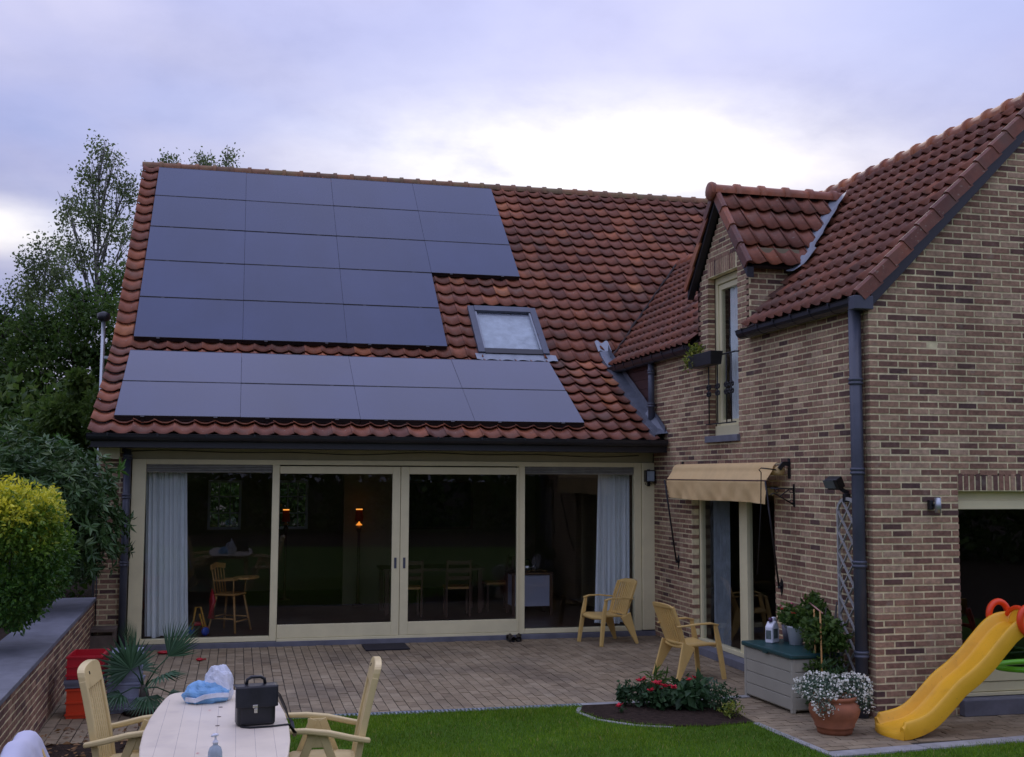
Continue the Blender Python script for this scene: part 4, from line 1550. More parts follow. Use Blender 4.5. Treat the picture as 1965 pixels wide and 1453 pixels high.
f = MB()
sky_box(f, -hw, -hw + 0.11, sks0, sks1, -0.02, 0.085)
sky_box(f, hw - 0.11, hw, sks0, sks1, -0.02, 0.085)
sky_box(f, -hw + 0.11, hw - 0.11, sks1 - 0.15, sks1, -0.02, 0.095)
f.build('skylight_frame', M['zinc'], roof_left, None, 0.006)
f = MB()
sky_box(f, -hw + 0.11, hw - 0.11, sks0 - 0.02, sks0 + 0.12, -0.02, 0.078)
f.build('skylight_rail', M['black'], roof_left, None, 0.006)
f = MB()
sky_box(f, -hw + 0.112, -hw + 0.14, sks0 + 0.12, sks1 - 0.152, 0.03, 0.072)
sky_box(f, hw - 0.14, hw - 0.112, sks0 + 0.12, sks1 - 0.152, 0.03, 0.072)
f.build('skylight_trim', M['lead_pale'], roof_left)
f = MB()
sky_box(f, -hw + 0.11, hw - 0.11, sks0 + 0.12, sks1 - 0.15, 0.052, 0.058)
f.build('skylight_pane', glass_mat('skylight_glass', (0.97, 0.98, 0.98), 1.5, 1.3), roof_left)
f = MB()
sky_box(f, -hw + 0.11, hw - 0.11, sks0 + 0.12, sks1 - 0.15, -0.01, 0.0)
f.build('skylight_reflection_sheet', pmat('sky_reflection_tone', (0.40, 0.45, 0.47), rough=0.8), roof_left)  # pale sheet that puts the sky reflection of the pane into plain colour
mb = MB().grid(lambda u, v: sky_pt(-hw - 0.06 + (2 * hw + 0.16) * u, sks0 - 0.20 * (1 - v) - 0.012 * abs(math.sin(math.pi * (u * 5.2 + 0.2))), 0.055 + 0.03 * abs(math.cos(math.pi * u * 5.2)) * (1 - v)), 60, 4)
mb.build('skylight_apron', M['lead_pale'], roof_left)

# ------------------------------------------------------------------ solar panels: each a thing of its own
ORD = ['first', 'second', 'third', 'fourth']
ROWN = {'upper': ['lowest', 'fourth', 'middle', 'second', 'top'], 'lower': ['bottom', 'top']}


def panel_proto():
    root = empty('solar_panel', (0, 0, 0))
    w, h, t = PWID - 0.0045, PHT - 0.018, 0.036
    MB().span((0.0025, 0.009, -t), (0.0025 + w, 0.0178, 0.0)).build('frame_bar', M['panel_frame'], root)
    MB().span((0.0025, h + 0.0002, -t), (0.0025 + w, 0.009 + h, 0.0)).build('frame_bar', M['panel_frame'], root)
    MB().span((0.0025, 0.018, -0.030), (0.0025 + w, h, -0.002)).build('laminate', M['panel'], root)
    for u in (0.22, 0.80):
        c = MB().box((u * PWID, -0.004, -0.012), (0.05, 0.03, 0.02)).box((u * PWID, 0.004, -0.07), (0.035, 0.035, 0.10))
        c.build('clamp', M['panel_frame'], root)
    MB().span((-0.0, 0.16, -0.085), (PWID, 0.20, -0.040)).span((-0.0, PHT - 0.20, -0.085), (PWID, PHT - 0.16, -0.040)).build('rail', M['panel_frame'], root)
    MB().span((0.005, 0.006, -0.075), (PWID - 0.005, 0.03, -0.040)).build('edge_shade_strip', M['panel_frame'], root)  # black strip standing in for underside shadow along with the dark frame side
    return root


proto = panel_proto()
for n, (o0, sv, nv, row, c, arr) in enumerate(panel_rects):
    o = proto if n == 0 else copy_tree(proto)
    p = o0 + Vector((c * PWID, 0, 0)) + sv * (row * PHT)
    ncol = 3 if (arr == 'upper' and row < 2) else 4
    p = p + nv * random.uniform(-0.002, 0.002)
    mt = frame(p, (1, 0, 0), sv) @ Euler((R(random.gauss(0, 0.10)), R(random.gauss(0, 0.08)), 0)).to_matrix().to_4x4()
    o.matrix_world = mt
    nth = 'last' if c == ncol - 1 else ORD[c]
    tag(o, 'dark blue solar panel, %s from the verge, %s row of the %s array' % (nth if nth != 'last' else 'farthest', ROWN[arr][row], arr), 'solar panel', 'solar panels on the roof')

# ------------------------------------------------------------------ rooms behind the glass
rm = MB()
rm.span((-7.9, 0.10, -0.04), (0.0, 7.0, 0.066))
room = rm.build('room_floor', M['roomfloor'], house)
rm = MB()
rm.span((-7.9, 0.10, 2.57), (0.0, 7.1, 2.66))                               # ceiling
rm.span((-7.88, 0.13, 0.0), (-7.6, 7.0, 2.56))                                # outer side wall
rm.span((-0.005, 0.11, 0.066), (0.0, 7.0, 2.57))
bw = [(-7.6, -6.66), (-6.02, -5.32), (-4.72, 0.0)]
for a, b in bw:
    rm.span((a, 7.0, 0.066), (b, 7.1, 2.57))
for a, b in ((-6.66, -6.02), (-5.32, -4.72)):
    rm.span((a, 7.0, 0.066), (b, 7.1, 1.27)).span((a, 7.0, 2.24), (b, 7.1, 2.57))
rm.span((-4.25, 4.3, 0.066), (-3.35, 4.4, 2.57))                            # partition
rm.build('room_wall', M['room'], house)
MB().add([(-7.95, 0.1, 2.6), (-7.95, 12.2, 2.6), (-7.95, RIDGE_Y, 8.2), (-7.95, 1.9, 4.1)], [(0, 1, 2, 3)]).add([(-7.90, 0.1, 2.6), (-7.90, 12.2, 2.6), (-7.90, RIDGE_Y, 8.2), (-7.90, 1.9, 4.1)], [(3, 2, 1, 0)]).build('end_wall', M['brick'], house)
for a, b in ((-6.66, -6.02), (-5.32, -4.72)):
    w = empty('back_window', ((a + b) / 2, 7.0, 1.755))
    w.parent = house
    f = MB()
    hw_, hh = (b - a) / 2, 0.485
    f.span((-hw_, -0.02, -hh), (-hw_ + 0.05, 0.03, hh)).span((hw_ - 0.05, -0.02, -hh), (hw_, 0.03, hh)).span((-hw_ + .05, -0.02, -hh), (hw_ - .05, 0.03, -hh + 0.05)).span((-hw_ + .05, -0.02, hh - 0.05), (hw_ - .05, 0.03, hh))
    for k in (1, 2):
        f.span((-hw_ + k * 2 * hw_ / 3 - 0.012, -0.015, -hh + .05), (-hw_ + k * 2 * hw_ / 3 + 0.012, 0.02, hh - .05))
        f.span((-hw_ + .05, -0.012, -hh + k * 2 * hh / 3 - 0.012), (hw_ - .05, 0.018, -hh + k * 2 * hh / 3 + 0.012))
    f.build('window_frame', M['white'], w)
    MB().span((-hw_ + .05, 0.02, -hh + .05), (hw_ - .05, 0.026, hh - .05)).build('pane', M['glass'], w)
rm = MB()
rm.span((0.10, -6.0, -0.04), (4.3, 6.0, 0.06))
rm.build('room_floor', M['roomfloor'], house)
rm = MB()
rm.span((0.10, -5.9, 2.6), (4.3, 6.0, 2.7)).span((4.3, -6.0, 0.0), (4.4, 6.0, 4.1)).span((0.1, 5.9, 0.06), (4.3, 6.0, 4.2))
rm.build('room_wall', M['room'], house)


def curtain(x0a, x1a, x0b, x1b, z0, z1, y, folds, label, tie=0.0):
    def fn(u, v):
        e = v ** 0.8
        a, b = x0b + (x0a - x0b) * e, x1b + (x1a - x1b) * e
        ph = u * folds * 2 * math.pi + 0.6 * math.sin(5 * u + 2 * (1 - v))
        return (a + (b - a) * u + 0.008 * math.sin(ph * 0.5 + 1), y + 0.035 * math.sin(ph) * (0.5 + 0.6 * (1 - v)) + 0.012 * math.sin(ph * 2.3 + 1), z0 + (z1 - z0) * v + 0.012 * math.sin(ph * 0.4) * (1 - v))
    o = MB().grid(fn, 110, 14).build('curtain', M['curtain'])
    tag(o, label, 'curtain', 'pale curtains behind the glass')
    return o


curtain(-7.34, -6.80, -7.30, -6.72, 0.13, 2.46, 0.26, 8, 'pale blue gathered curtain inside the fixed window beside the clipped bush')
curtain(-0.80, -0.30, -0.86, -0.30, 0.15, 2.46, 0.26, 7, 'pale blue gathered curtain inside the fixed window behind the plastic armchair')
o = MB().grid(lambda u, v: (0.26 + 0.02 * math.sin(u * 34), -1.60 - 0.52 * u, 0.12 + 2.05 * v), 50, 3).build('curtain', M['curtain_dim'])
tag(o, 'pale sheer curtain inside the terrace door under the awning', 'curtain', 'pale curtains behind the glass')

# high chair
hc = thing('high_chair', 'pale wooden high chair with spindle back standing inside the glass front', 'high chair', (-6.17, 1.15, 0.066), R(62))
for sx in (-1, 1):
    for sy in (-1, 1):
        MB().sweep([(sx * 0.24, sy * 0.22, 0), (sx * 0.15, sy * 0.14, 0.52)], 0.017, seg=8).build('leg', M['wood'], hc)
MB().sweep([(-0.21, -0.19, 0.16), (0.21, -0.19, 0.16)], 0.011, seg=6).sweep([(-0.19, 0.18, 0.22), (0.19, 0.18, 0.22)], 0.011, seg=6).sweep([(-0.20, -0.18, 0.2), (-0.20, 0.18, 0.2)], 0.011, seg=6).sweep([(0.20, -0.18, 0.2), (0.20, 0.18, 0.2)], 0.011, seg=6).build('stretcher', M['wood'], hc)
MB().box((0, 0, 0.54), (0.36, 0.34, 0.03)).build('seat', M['wood'], hc, None, 0.008)
for k in range(5):
    MB().sweep([(-0.15 + k * 0.075, 0.155, 0.55), (-0.17 + k * 0.085, 0.22, 0.92)], 0.009, seg=6).build('spindle', M['wood'], hc)
MB().sweep([(-0.20, 0.21, 0.93), (0, 0.245, 0.955), (0.20, 0.21, 0.93)], 0.025, 0.07).build('top_rail', M['wood'], hc)
for s_ in (-1, 1):
    MB().sweep([(s_ * 0.17, 0.18, 0.74), (s_ * 0.20, 0.0, 0.75), (s_ * 0.17, -0.20, 0.76)], 0.028, 0.022).sweep([(s_ * 0.17, -0.14, 0.55), (s_ * 0.185, -0.15, 0.75)], 0.010, seg=6).build('armrest', M['wood'], hc)
MB().prism([(0.27 * math.cos(a) * (1 if abs(math.cos(a)) < .8 else .9), 0.16 * math.sin(a)) for a in [i * math.pi / 10 for i in range(20)]], 0.77, 0.795, lambda u, v, w: (u, v - 0.25, w)).build('tray', M['wood'], hc)
# push-along toy
ty = thing('push_toy', 'toy push cart with yellow frame, blue and red wheels beside the high chair', 'toy', (-6.60, 0.80, 0.066), R(15))
MB().sweep([(-0.09, 0.0, 0.08), (-0.02, 0.1, 0.38), (0.05, 0.1, 0.38), (0.11, 0, 0.08)], 0.016, seg=8).sweep([(0.06, -0.1, 0.08), (0.0, -0.05, 0.30)], 0.014, seg=8).build('frame', pmat('toy_yellow', (0.6, 0.3, 0.02), rough=0.4), ty)
for i, (x, y) in enumerate(((-0.1, 0.02), (0.10, 0.03), (0.07, -0.12))):
    w = MB().lathe([(0.0, -0.02), (0.055, -0.02), (0.062, 0), (0.055, 0.02), (0.0, 0.02)], (0, 0, 0), 14).build('wheel', M['blue'] if i != 1 else M['red'], ty)
    w.location = (x, y, 0.064)
    w.rotation_euler = (R(90), 0, R(20))
MB().box((0.0, 0.02, 0.16), (0.14, 0.12, 0.05)).build('tray', M['red'], ty, None, 0.01)
o = MB().sweep([(0, 0, 0.0), (0.01, 0.0, 0.25), (0.0, 0.02, 0.42)], [0.055, 0.05, 0.01], seg=8).build('cloth_bag', M['red'])
o.location = (-6.43, 1.05, 0.17 + 0.1)
tag(o, 'small red cloth hanging at the side of the high chair', 'cloth')
# lamps that are on
LAMP = glow_mat('lamp_glow', (1.0, 0.30, 0.04), 1.1)
LAMP2 = glow_mat('lamp_glow_top', (1.0, 0.36, 0.06), 1.3)
shade = pmat('lamp_shade', (0.30, 0.035, 0.015), rough=0.8, trans=0.3)


def lamp(x, y, z, label, base):
    t = thing('table_lamp', label, 'lamp', (x, y, 0))
    MB().lathe([(0.055, z), (0.075, z - 0.20), (0.075, z - 0.205)], (0, 0, 0), 20).build('lamp_shade', shade, t)
    MB().lathe([(0.050, z - 0.004), (0.058, z + 0.001), (0.058, z + 0.016), (0.050, z + 0.016)], (0, 0, 0), 16).build('bulb_glow', LAMP2, t)
    MB().lathe([(0.0, z - 0.275), (0.06, z - 0.272), (0.015, z - 0.225), (0.012, z - 0.2)], (0, 0, 0), 14).build('lamp_base', LAMP if base else M['wood'], t)
    MB().lathe([(0.10, 0.07), (0.10, 0.09), (0.03, 0.12), (0.022, z - 0.40), (0.05, z - 0.35), (0.02, z - 0.275)], (0, 0, 0), 14).build('lamp_stand', M['wood_d'], t)
    return t


lamp(-5.22, 5.2, 1.70, 'lit lamp with dark red shade on a turned wooden column indoors', False)
lamp(-4.0, 4.05, 1.74, 'lit lamp with red shade and glowing base beside the inner partition', True)
# dining furniture deep in the room
t = thing('dining_table', 'dark wooden dining table deep inside behind the sliding door', 'table', (-2.9, 3.0, 0.066))
MB().box((0, 0, 0.73), (1.7, 0.9, 0.04)).build('tabletop', M['wood_d'], t)
for sx in (-1, 1):
    for sy in (-1, 1):
        MB().box((sx * 0.78, sy * 0.38, 0.355), (0.07, 0.07, 0.71)).build('leg', M['wood_d'], t)


def dining_chair(x, y, rz, label):
    t = thing('dining_chair', label, 'chair', (x, y, 0.066), rz, 'chairs round the dining table')
    for sx in (-1, 1):
        MB().box((sx * 0.19, -0.19, 0.23), (0.035, 0.035, 0.46)).build('leg', M['wood_d'], t)
        MB().sweep([(sx * 0.19, 0.19, 0), (sx * 0.19, 0.20, 0.46), (sx * 0.19, 0.26, 0.92)], 0.034, 0.034).build('leg', M['wood_d'], t)
    MB().box((0, 0, 0.46), (0.42, 0.42, 0.035)).build('seat', M['wood'], t)
    for z in (0.62, 0.74, 0.87):
        MB().box((0, 0.215 + (z - 0.46) * 0.12, z), (0.36, 0.02, 0.06)).build('slat', M['wood_d'], t)


dining_chair(-3.35, 2.45, R(180), 'wooden ladder-back dining chair nearer the door handles inside the glass')
dining_chair(-2.55, 2.40, R(176), 'wooden ladder-back dining chair nearer the mullion inside the glass')
dining_chair(-1.75, 3.0, R(-90), 'wooden ladder-back dining chair at the end of the table indoors')
t = thing('side_table', 'small table with cloth in the corner of the room behind the curtain', 'table', (-1.35, 2.3, 0.066))
MB().box((0, 0, 0.68), (0.7, 0.5, 0.03)).build('tabletop', M['wood_d'], t)
MB().box((0, 0, 0.40), (0.62, 0.42, 0.5)).build('cloth', M['cloth'], t)
for sx in (-1, 1):
    for sy in (-1, 1):
        MB().box((sx * 0.32, sy * 0.22, 0.33), (0.045, 0.045, 0.665)).build('leg', M['wood_d'], t)
o = MB().lathe([(0.0, 0), (0.08, 0.0), (0.10, 0.08), (0.06, 0.15), (0.0, 0.16)], (0, 0, 0), 16).build('kettle', M['chrome'])
o.location = (-1.38, 2.3, 0.76)
MB().sweep([(0.08, 0, 0.06), (0.15, 0, 0.13)], [0.02, 0.01], seg=8).build('spout', M['chrome'], o)
MB().sweep([(-0.06, 0, 0.13), (-0.03, 0, 0.2), (0.03, 0, 0.2), (0.06, 0, 0.13)], 0.008, seg=6).build('handle', M['black'], o)
tag(o, 'shiny metal kettle on the small cloth-covered table indoors', 'kettle')
pc = thing('wall_picture', 'large dark picture hanging on the far wall behind the sliding door', 'picture', (-2.35, 6.97, 1.75))
MB().span((-0.95, 0.0, -0.45), (0.95, 0.025, 0.45)).build('canvas', pmat('picture_paint', (0.03, 0.028, 0.012), rough=0.6, noise=(3, 0.8)), pc)
MB().span((-1.0, -0.01, -0.5), (-0.95, 0.03, 0.5)).span((0.95, -0.01, -0.5), (1.0, 0.03, 0.5)).span((-0.95, -0.01, -0.5), (0.95, 0.03, -0.45)).span((-0.95, -0.01, 0.45), (0.95, 0.03, 0.5)).build('picture_frame', M['wood_d'], pc)

# ------------------------------------------------------------------ awning over the terrace door
aw = thing('awning', 'beige canvas awning rolled in above the terrace door', 'awning', (0, 0, 0))
AY0, AY1 = -1.22, -4.30


def aw_fn(u, v):
    y = AY0 + (AY1 - AY0) * u
    if v < 0.30:                                   # over the roller
        a = v / 0.30 * math.pi * 0.5
        return (-0.10 - 0.085 * math.sin(a), y, 2.425 + 0.095 * math.cos(a))
    if v < 0.52:
        k = (v - 0.30) / 0.22
        return (-0.185 - 0.085 * k, y, 2.425 - 0.12 * k)
    k = (v - 0.52) / 0.48
    wav = 0.016 * math.sin(u * 27 + 2.2 * math.sin(u * 9) + 2.4 * k) * k + 0.006 * math.sin(u * 53 - 5 * k) * k
    return (-0.272 + wav + 0.02 * k, y - 0.02 * k * math.sin(u * 17), 2.30 - (0.235 + 0.03 * u + 0.012 * math.sin(u * 6.0)) * k)


MB().grid(aw_fn, 90, 26).build('canopy', M['awning'], aw)
MB().sweep([(-0.262, AY0 + 0.02, 2.305), (-0.262, AY1 - 0.02, 2.305)], 0.010, seg=8).build('front_bar', M['wood_d'], aw)
MB().sweep([(-0.10, AY0 + 0.03, 2.425), (-0.10, AY1 - 0.04, 2.425)], 0.055, seg=12).build('roller', M['awning'], aw)
for yy in (AY0 + 0.05, AY1 - 0.06):
    b = MB().span((-0.012, yy - 0.03, 2.33), (-0.002, yy + 0.03, 2.56))
    b.sweep([(-0.005, yy, 2.50), (-0.08, yy, 2.50), (-0.13, yy, 2.44)], 0.022, 0.05)
    b.build('wall_bracket', M['black'], aw)
for y0, y1, zb in ((AY0 + 0.06, -0.985, 1.15), (AY1 + 0.0, -4.13, 1.09)):
    a = MB().sweep([(-0.275, y0, 2.30), (-0.04, y1, zb)], 0.012, seg=8)
    a.build('arm', M['black'], aw)
    f = MB().prism([(0, 0.10), (0.045, 0.03), (0.03, -0.02), (0, -0.10), (-0.03, -0.02), (-0.045, 0.03)], -0.012, -0.002, lambda u, v, w: (w, y1 - u, zb + v))
    f.sweep([(-0.01, y1, zb), (-0.05, y1, zb)], 0.018, seg=8)
    f.build('arm_foot', M['black'], aw)
c = MB().sweep([(-0.14, AY1 - 0.03, 2.43), (-0.34, AY1 - 0.03, 2.45)], 0.008, seg=6).sweep([(-0.34, AY1 - 0.03, 2.45), (-0.365, AY1 - 0.03, 2.43), (-0.34, AY1 - 0.03, 2.40), (-0.345, AY1 - 0.02, 2.0), (-0.34, AY1 + 0.1, 1.25)], 0.007, seg=6)
c.build('crank', M['black'], aw)

# ------------------------------------------------------------------ wall lamps and brackets
wl_ = thing('wall_lantern', 'square glass wall lantern on the cream panel by the awning', 'wall lamp', (-0.10, -0.03, 2.355))
MB().span((-0.06, -0.10, -0.075), (0.06, -0.03, 0.075)).build('lamp_glass', pmat('lantern_glass', (0.30, 0.37, 0.40), rough=0.15), wl_)
f = MB()
for a in (-0.066, 0.066):
    f.span((a - 0.008, -0.108, -0.085), (a + 0.008, -0.02, 0.085))
f.span((-0.058, -0.108, 0.075), (0.058, -0.02, 0.088)).span((-0.058, -0.108, -0.085), (0.058, -0.02, -0.075)).span((-0.02, -0.03, -0.15), (0.02, 0.0, 0.1))
f.build('lamp_frame', M['black'], wl_)
MB().sweep([(-0.05, -0.06, -0.085), (-0.07, -0.06, -0.12), (-0.045, -0.06, -0.14), (-0.02, -0.06, -0.12), (-0.035, -0.06, -0.10)], 0.006, seg=6).sweep([(0.0, -0.02, -0.12), (0.06, -0.05, -0.10), (0.13, -0.05, -0.16)], 0.006, seg=6).build('scroll', M['black'], wl_)

hb = thing('hanging_bracket', 'black scrolled iron hanging bracket on the brick wall past the awning', 'bracket', (-0.006, -4.47, 2.13))
MB().span((-0.012, -0.012, -0.115), (0.0, 0.012, 0.14)).build('wall_plate', M['black'], hb)
MB().sweep([(-0.01, 0, 0.09), (-0.28, 0.02, 0.09)], 0.008, seg=6).sweep([(-0.01, 0, -0.09), (-0.24, 0.02, 0.04), (-0.28, 0.02, 0.02)], 0.008, seg=6).sweep([(-0.06, 0.0, 0.08), (-0.18, 0.01, 0.0)], 0.006, seg=6).build('arm', M['black'], hb)
f = MB()
for cx, cz in ((-0.035, 0.06), (-0.035, -0.055), (-0.21, 0.065)):
    f.sweep([(cx + 0.02 * math.cos(i * 0.52), 0, cz + 0.02 * math.sin(i * 0.52)) for i in range(12)], 0.005, seg=5)
f.build('scroll', M['black'], hb)

fl_ = thing('floodlight', 'black floodlight with sensor on the brick wall above the trellis', 'floodlight', (-0.006, -5.62, 2.27))
MB().box((-0.13, 0.02, 0.02), (0.09, 0.17, 0.12), (0, R(-28), R(18))).build('housing', M['black'], fl_, None, 0.008)
MB().box((-0.182, 0.036, 0.005), (0.006, 0.14, 0.09), (0, R(-28), R(18))).build('lamp_glass', pmat('flood_glass', (0.10, 0.12, 0.12), rough=0.1), fl_)
MB().sweep([(-0.10, 0.0, -0.02), (-0.05, -0.02, -0.06), (-0.005, -0.03, -0.08)], 0.02, 0.04).build('bracket', M['black'], fl_)
MB().box((-0.035, -0.04, -0.13), (0.06, 0.06, 0.09)).build('sensor', M['black'], fl_, None, 0.01)

tl = thing('wall_light', 'slim metal tube light on the gable beside the garden window', 'wall lamp', (0.655, -LC, 2.075))
MB().lathe([(0.0, -0.075), (0.032, -0.075), (0.032, 0.075), (0.0, 0.075)], (0.03, -0.075, 0), 16).build('tube', M['chrome'] if False else M['steel'], tl)
MB().span((-0.045, -0.05, -0.045), (0.0, -0.004, 0.05)).build('junction_box', M['black'], tl, None, 0.004)
MB().span((-0.02, -0.05, -0.012), (0.03, -0.02, 0.012)).build('bracket', M['black'], tl)

# flue with a black cowl at the end wall, behind the verge
fu = thing('flue_pipe', 'steel flue pipe with black cowl standing behind the roof verge', 'flue', (-8.27, 3.0, 0))
MB().sweep([(0, 0, 0.0), (0, 0, 2.5), (0, 0, 4.86)], 0.033, seg=12).build('pipe', M['steel'], fu)
MB().lathe([(0.05, 4.80), (0.10, 4.84), (0.10, 4.93), (0.02, 4.96)], (0, 0, 0), 14).build('cowl', M['gutter'], fu)
MB().span((0.0, -0.02, 3.2), (0.35, 0.02, 3.24)).span((0.0, -0.02, 4.2), (0.35, 0.02, 4.24)).build('bracket', M['steel'], fu)

# trellis
tr = thing('trellis', 'grey wooden lattice trellis with arched top against the brick wall', 'trellis', (-0.055, -5.70, 0))
W2, H0, H1 = 0.185, 0.30, 2.02
MB().sweep([(0, W2, H0), (0, W2, H1)], 0.02, 0.03, up=(1, 0, 0)).build('upright', M['grey_w'], tr)
MB().sweep([(0, -W2, H0), (0, -W2, H1)], 0.02, 0.03, up=(1, 0, 0)).build('upright', M['grey_w'], tr)
MB().sweep([(0, W2 * math.cos(a), H1 + 0.11 * math.sin(a)) for a in [math.pi * i / 10 for i in range(11)]], 0.032, 0.02, up=(1, 0, 0)).build('arch', M['grey_w'], tr)
st = 0.215
z = H0 - 0.42
while z < H1 + 0.1:
    for sg in (-1, 1):
        a, b = (sg * W2, z), (-sg * W2, z + 0.41)
        pts = []
        for q in (0, 1):
            pass
        za, zb = a[1], b[1]
        t0 = max(0.0, (H0 - za) / (zb - za))
        t1 = min(1.0, (H1 + 0.09 - za) / (zb - za))
        if t1 - t0 > 0.12:
            p0 = (0.006 * sg, a[0] + (b[0] - a[0]) * t0, za + (zb - za) * t0)
            p1 = (0.006 * sg, a[0] + (b[0] - a[0]) * t1, za + (zb - za) * t1)
            MB().sweep([p0, p1], 0.010, 0.023, up=(1, 0, 0)).build('lath', M['grey_w'], tr)
    z += st

# ------------------------------------------------------------------ monobloc plastic armchairs (face +X)
def plastic_chair(name, label, loc, rz):
    t = thing(name, label, 'chair', loc, rz, 'yellow plastic armchairs on the patio')
    P = M['plastic_y']
    # seat: dished slab with a rolled front edge
    def seat(u, v):
        x = -0.22 + 0.48 * u
        y = (v - 0.5) * (0.42 + 0.06 * u)
        z = 0.405 + 0.02 * u - 0.018 * math.cos((v - 0.5) * math.pi) - (0.03 * max(0, u - 0.85) / 0.15)
        return (x, y, z)
    MB().grid(seat, 12, 10, thick=(0, 0, -0.032)).build('seat', P, t)
    # back: rim, solid head and narrow slats
    def bp(s, w):                                    # s 0..1 up, w -1..1 across
        return Vector((-0.215 - 0.165 * s - 0.02 * s * s + 0.03 * (1 - w * w) * -1 + 0.03, w * (0.195 + 0.03 * math.sin(s * 2.2)), 0.395 + 0.485 * s))
    b = MB()
    for k in range(9):
        w = -0.80 + k * 0.20
        b.sweep([bp(s, w) for s in (0.0, 0.25, 0.5, 0.75, 0.90)], 0.024, 0.016, up=(1, 0, 0))
    for w in (-0.96, 0.96):
        b.sweep([bp(s, w) for s in (0.0, 0.25, 0.5, 0.75, 0.93)], 0.03, 0.03, up=(1, 0, 0))
    b.grid(lambda u, v: bp(0.88 + 0.12 * v * (1 - 0.35 * abs(2 * u - 1) ** 3), (2 * u - 1) * (1.02 - 0.12 * v * v)), 14, 4, thick=(-0.024, 0, 0.004))
    b.grid(lambda u, v: bp(0.0 + 0.08 * v, 2 * u - 1), 10, 2, thick=(-0.02, 0, 0))
    b.build('backrest', P, t)
    for s in (-1, 1):
        # front leg runs up into the arm
        MB().sweep([(0.285, s * 0.285, 0.0), (0.255, s * 0.272, 0.22), (0.225, s * 0.262, 0.42), (0.205, s * 0.262, 0.52), (0.185, s * 0.262, 0.625)], [0.050, 0.058, 0.064, 0.055, 0.045], [0.036, 0.036, 0.034, 0.03, 0.028], up=(0, s, 0)).build('leg', P, t, None, 0.006)
        MB().sweep([(-0.335, s * 0.272, 0.0), (-0.25, s * 0.25, 0.2), (-0.16, s * 0.232, 0.405)], [0.04, 0.10, 0.175], [0.03, 0.03, 0.03], up=(0, s, 0)).build('leg', P, t, None, 0.006)
        MB().sweep([(0.215, s * 0.264, 0.625), (0.12, s * 0.272, 0.648), (-0.05, s * 0.272, 0.645), (-0.20, s * 0.245, 0.628), (-0.305, s * 0.215, 0.618)], [0.05, 0.058, 0.055, 0.045, 0.035], [0.02] * 5).build('armrest', P, t, None, 0.006)
    return t


plastic_chair('plastic_armchair', 'yellow plastic armchair in front of the curtained window, facing along the glass', (-0.97, -0.66, 0), R(196))
plastic_chair('plastic_armchair', 'yellow plastic armchair with its slatted back turned, facing the terrace door', (-0.87, -3.48, 0), R(9))


# ------------------------------------------------------------------ high-backed folding garden chairs (face +X)
def folding_chair(label, loc, rz):
    t = thing('folding_chair', label, 'chair', loc, rz, 'cream folding chairs round the garden table')
    P = M['plastic_c']

    def bp(s, w, d=0.0):                             # profile of the back: slightly curved and leaning
        x = -0.235 - 0.03 * s - 0.115 * s * s - 0.02 * math.sin(math.pi * s)
        return Vector((x + d, w * 0.225, 0.40 + 0.69 * s))
    for w in (-0.92, 0.92):
        MB().sweep([bp(s, w) for s in (-0.05, 0.15, 0.3, 0.45, 0.6, 0.75, 0.86)], 0.042, 0.045, up=(1, 0, 0)).build('back_stile', P, t, None, 0.006)
    for k in range(7):
        w = -0.69 + k * 0.23
        MB().sweep([bp(s, w) for s in (0.02, 0.2, 0.4, 0.6, 0.80)], 0.034, 0.016, up=(1, 0, 0)).build('slat', P, t, None, 0.003)
    hd = MB()
    n = 14
    poly = [(-1.0, 0.78)] + [(-1.0 + 0.0, 0.90)] + [(-math.cos(math.pi * i / n) ** 1 * 1.0 if True else 0, 0.90 + 0.10 * math.sin(math.pi * i / n) ** 0.6) for i in range(1, n)] + [(1.0, 0.90), (1.0, 0.78)]
    vs = [bp(s, w, 0.024) for w, s in poly] + [bp(s, w, -0.024) for w, s in poly]
    m_ = len(poly)
    hd.add(vs, [tuple(range(m_)), tuple(range(2 * m_ - 1, m_ - 1, -1))] + [(i, (i + 1) % m_, m_ + (i + 1) % m_, m_ + i) for i in range(m_)])
    hd.build('headboard', P, t, None, 0.006)
    MB().sweep([bp(0.90, -0.45, 0.026), bp(0.93, -0.45, 0.026)], 0.012, 0.004, up=(1, 0, 0)).build('hole', M['black'], t)
    MB().sweep([bp(0.0, -0.92), bp(0.0, 0.92)], 0.04, 0.06, up=(0, 0, 1)).build('back_rail', P, t, None, 0.006)
    MB().grid(lambda u, v: (-0.24 + 0.50 * u, (v - 0.5) * 0.44, 0.425 + 0.012 * math.sin(u * 3.0) - 0.05 * max(0, u - 0.86) / 0.14 * max(0, u - 0.86) / 0.14), 14, 6, thick=(0, 0, -0.04)).build('seat', P, t, None)
    for s in (-1, 1):
        y = s * 0.262
        MB().sweep([(-0.325, y * 0.98, 0.592), (-0.20, y, 0.615), (-0.05, y, 0.650), (0.10, y, 0.668), (0.23, y, 0.668), (0.265, y, 0.660)], [0.045, 0.052, 0.056, 0.056, 0.052, 0.04], [0.032, 0.036, 0.036, 0.034, 0.03, 0.026]).build('armrest', P, t, None, 0.010)
        yl = s * 0.235
        for x1 in (0.30, -0.27):
            MB().sweep([(0.02 + (0.03 if x1 > 0 else -0.03), yl, 0.645), (x1, yl + s * 0.012, 0.0)], 0.030, 0.055, up=(1, 0, 0)).build('leg', P, t, None, 0.005)
        MB().span((-0.04, yl - 0.012, 0.555), (0.09, yl + 0.012, 0.648)).build('hinge_plate', P, t, None, 0.004)
    return t


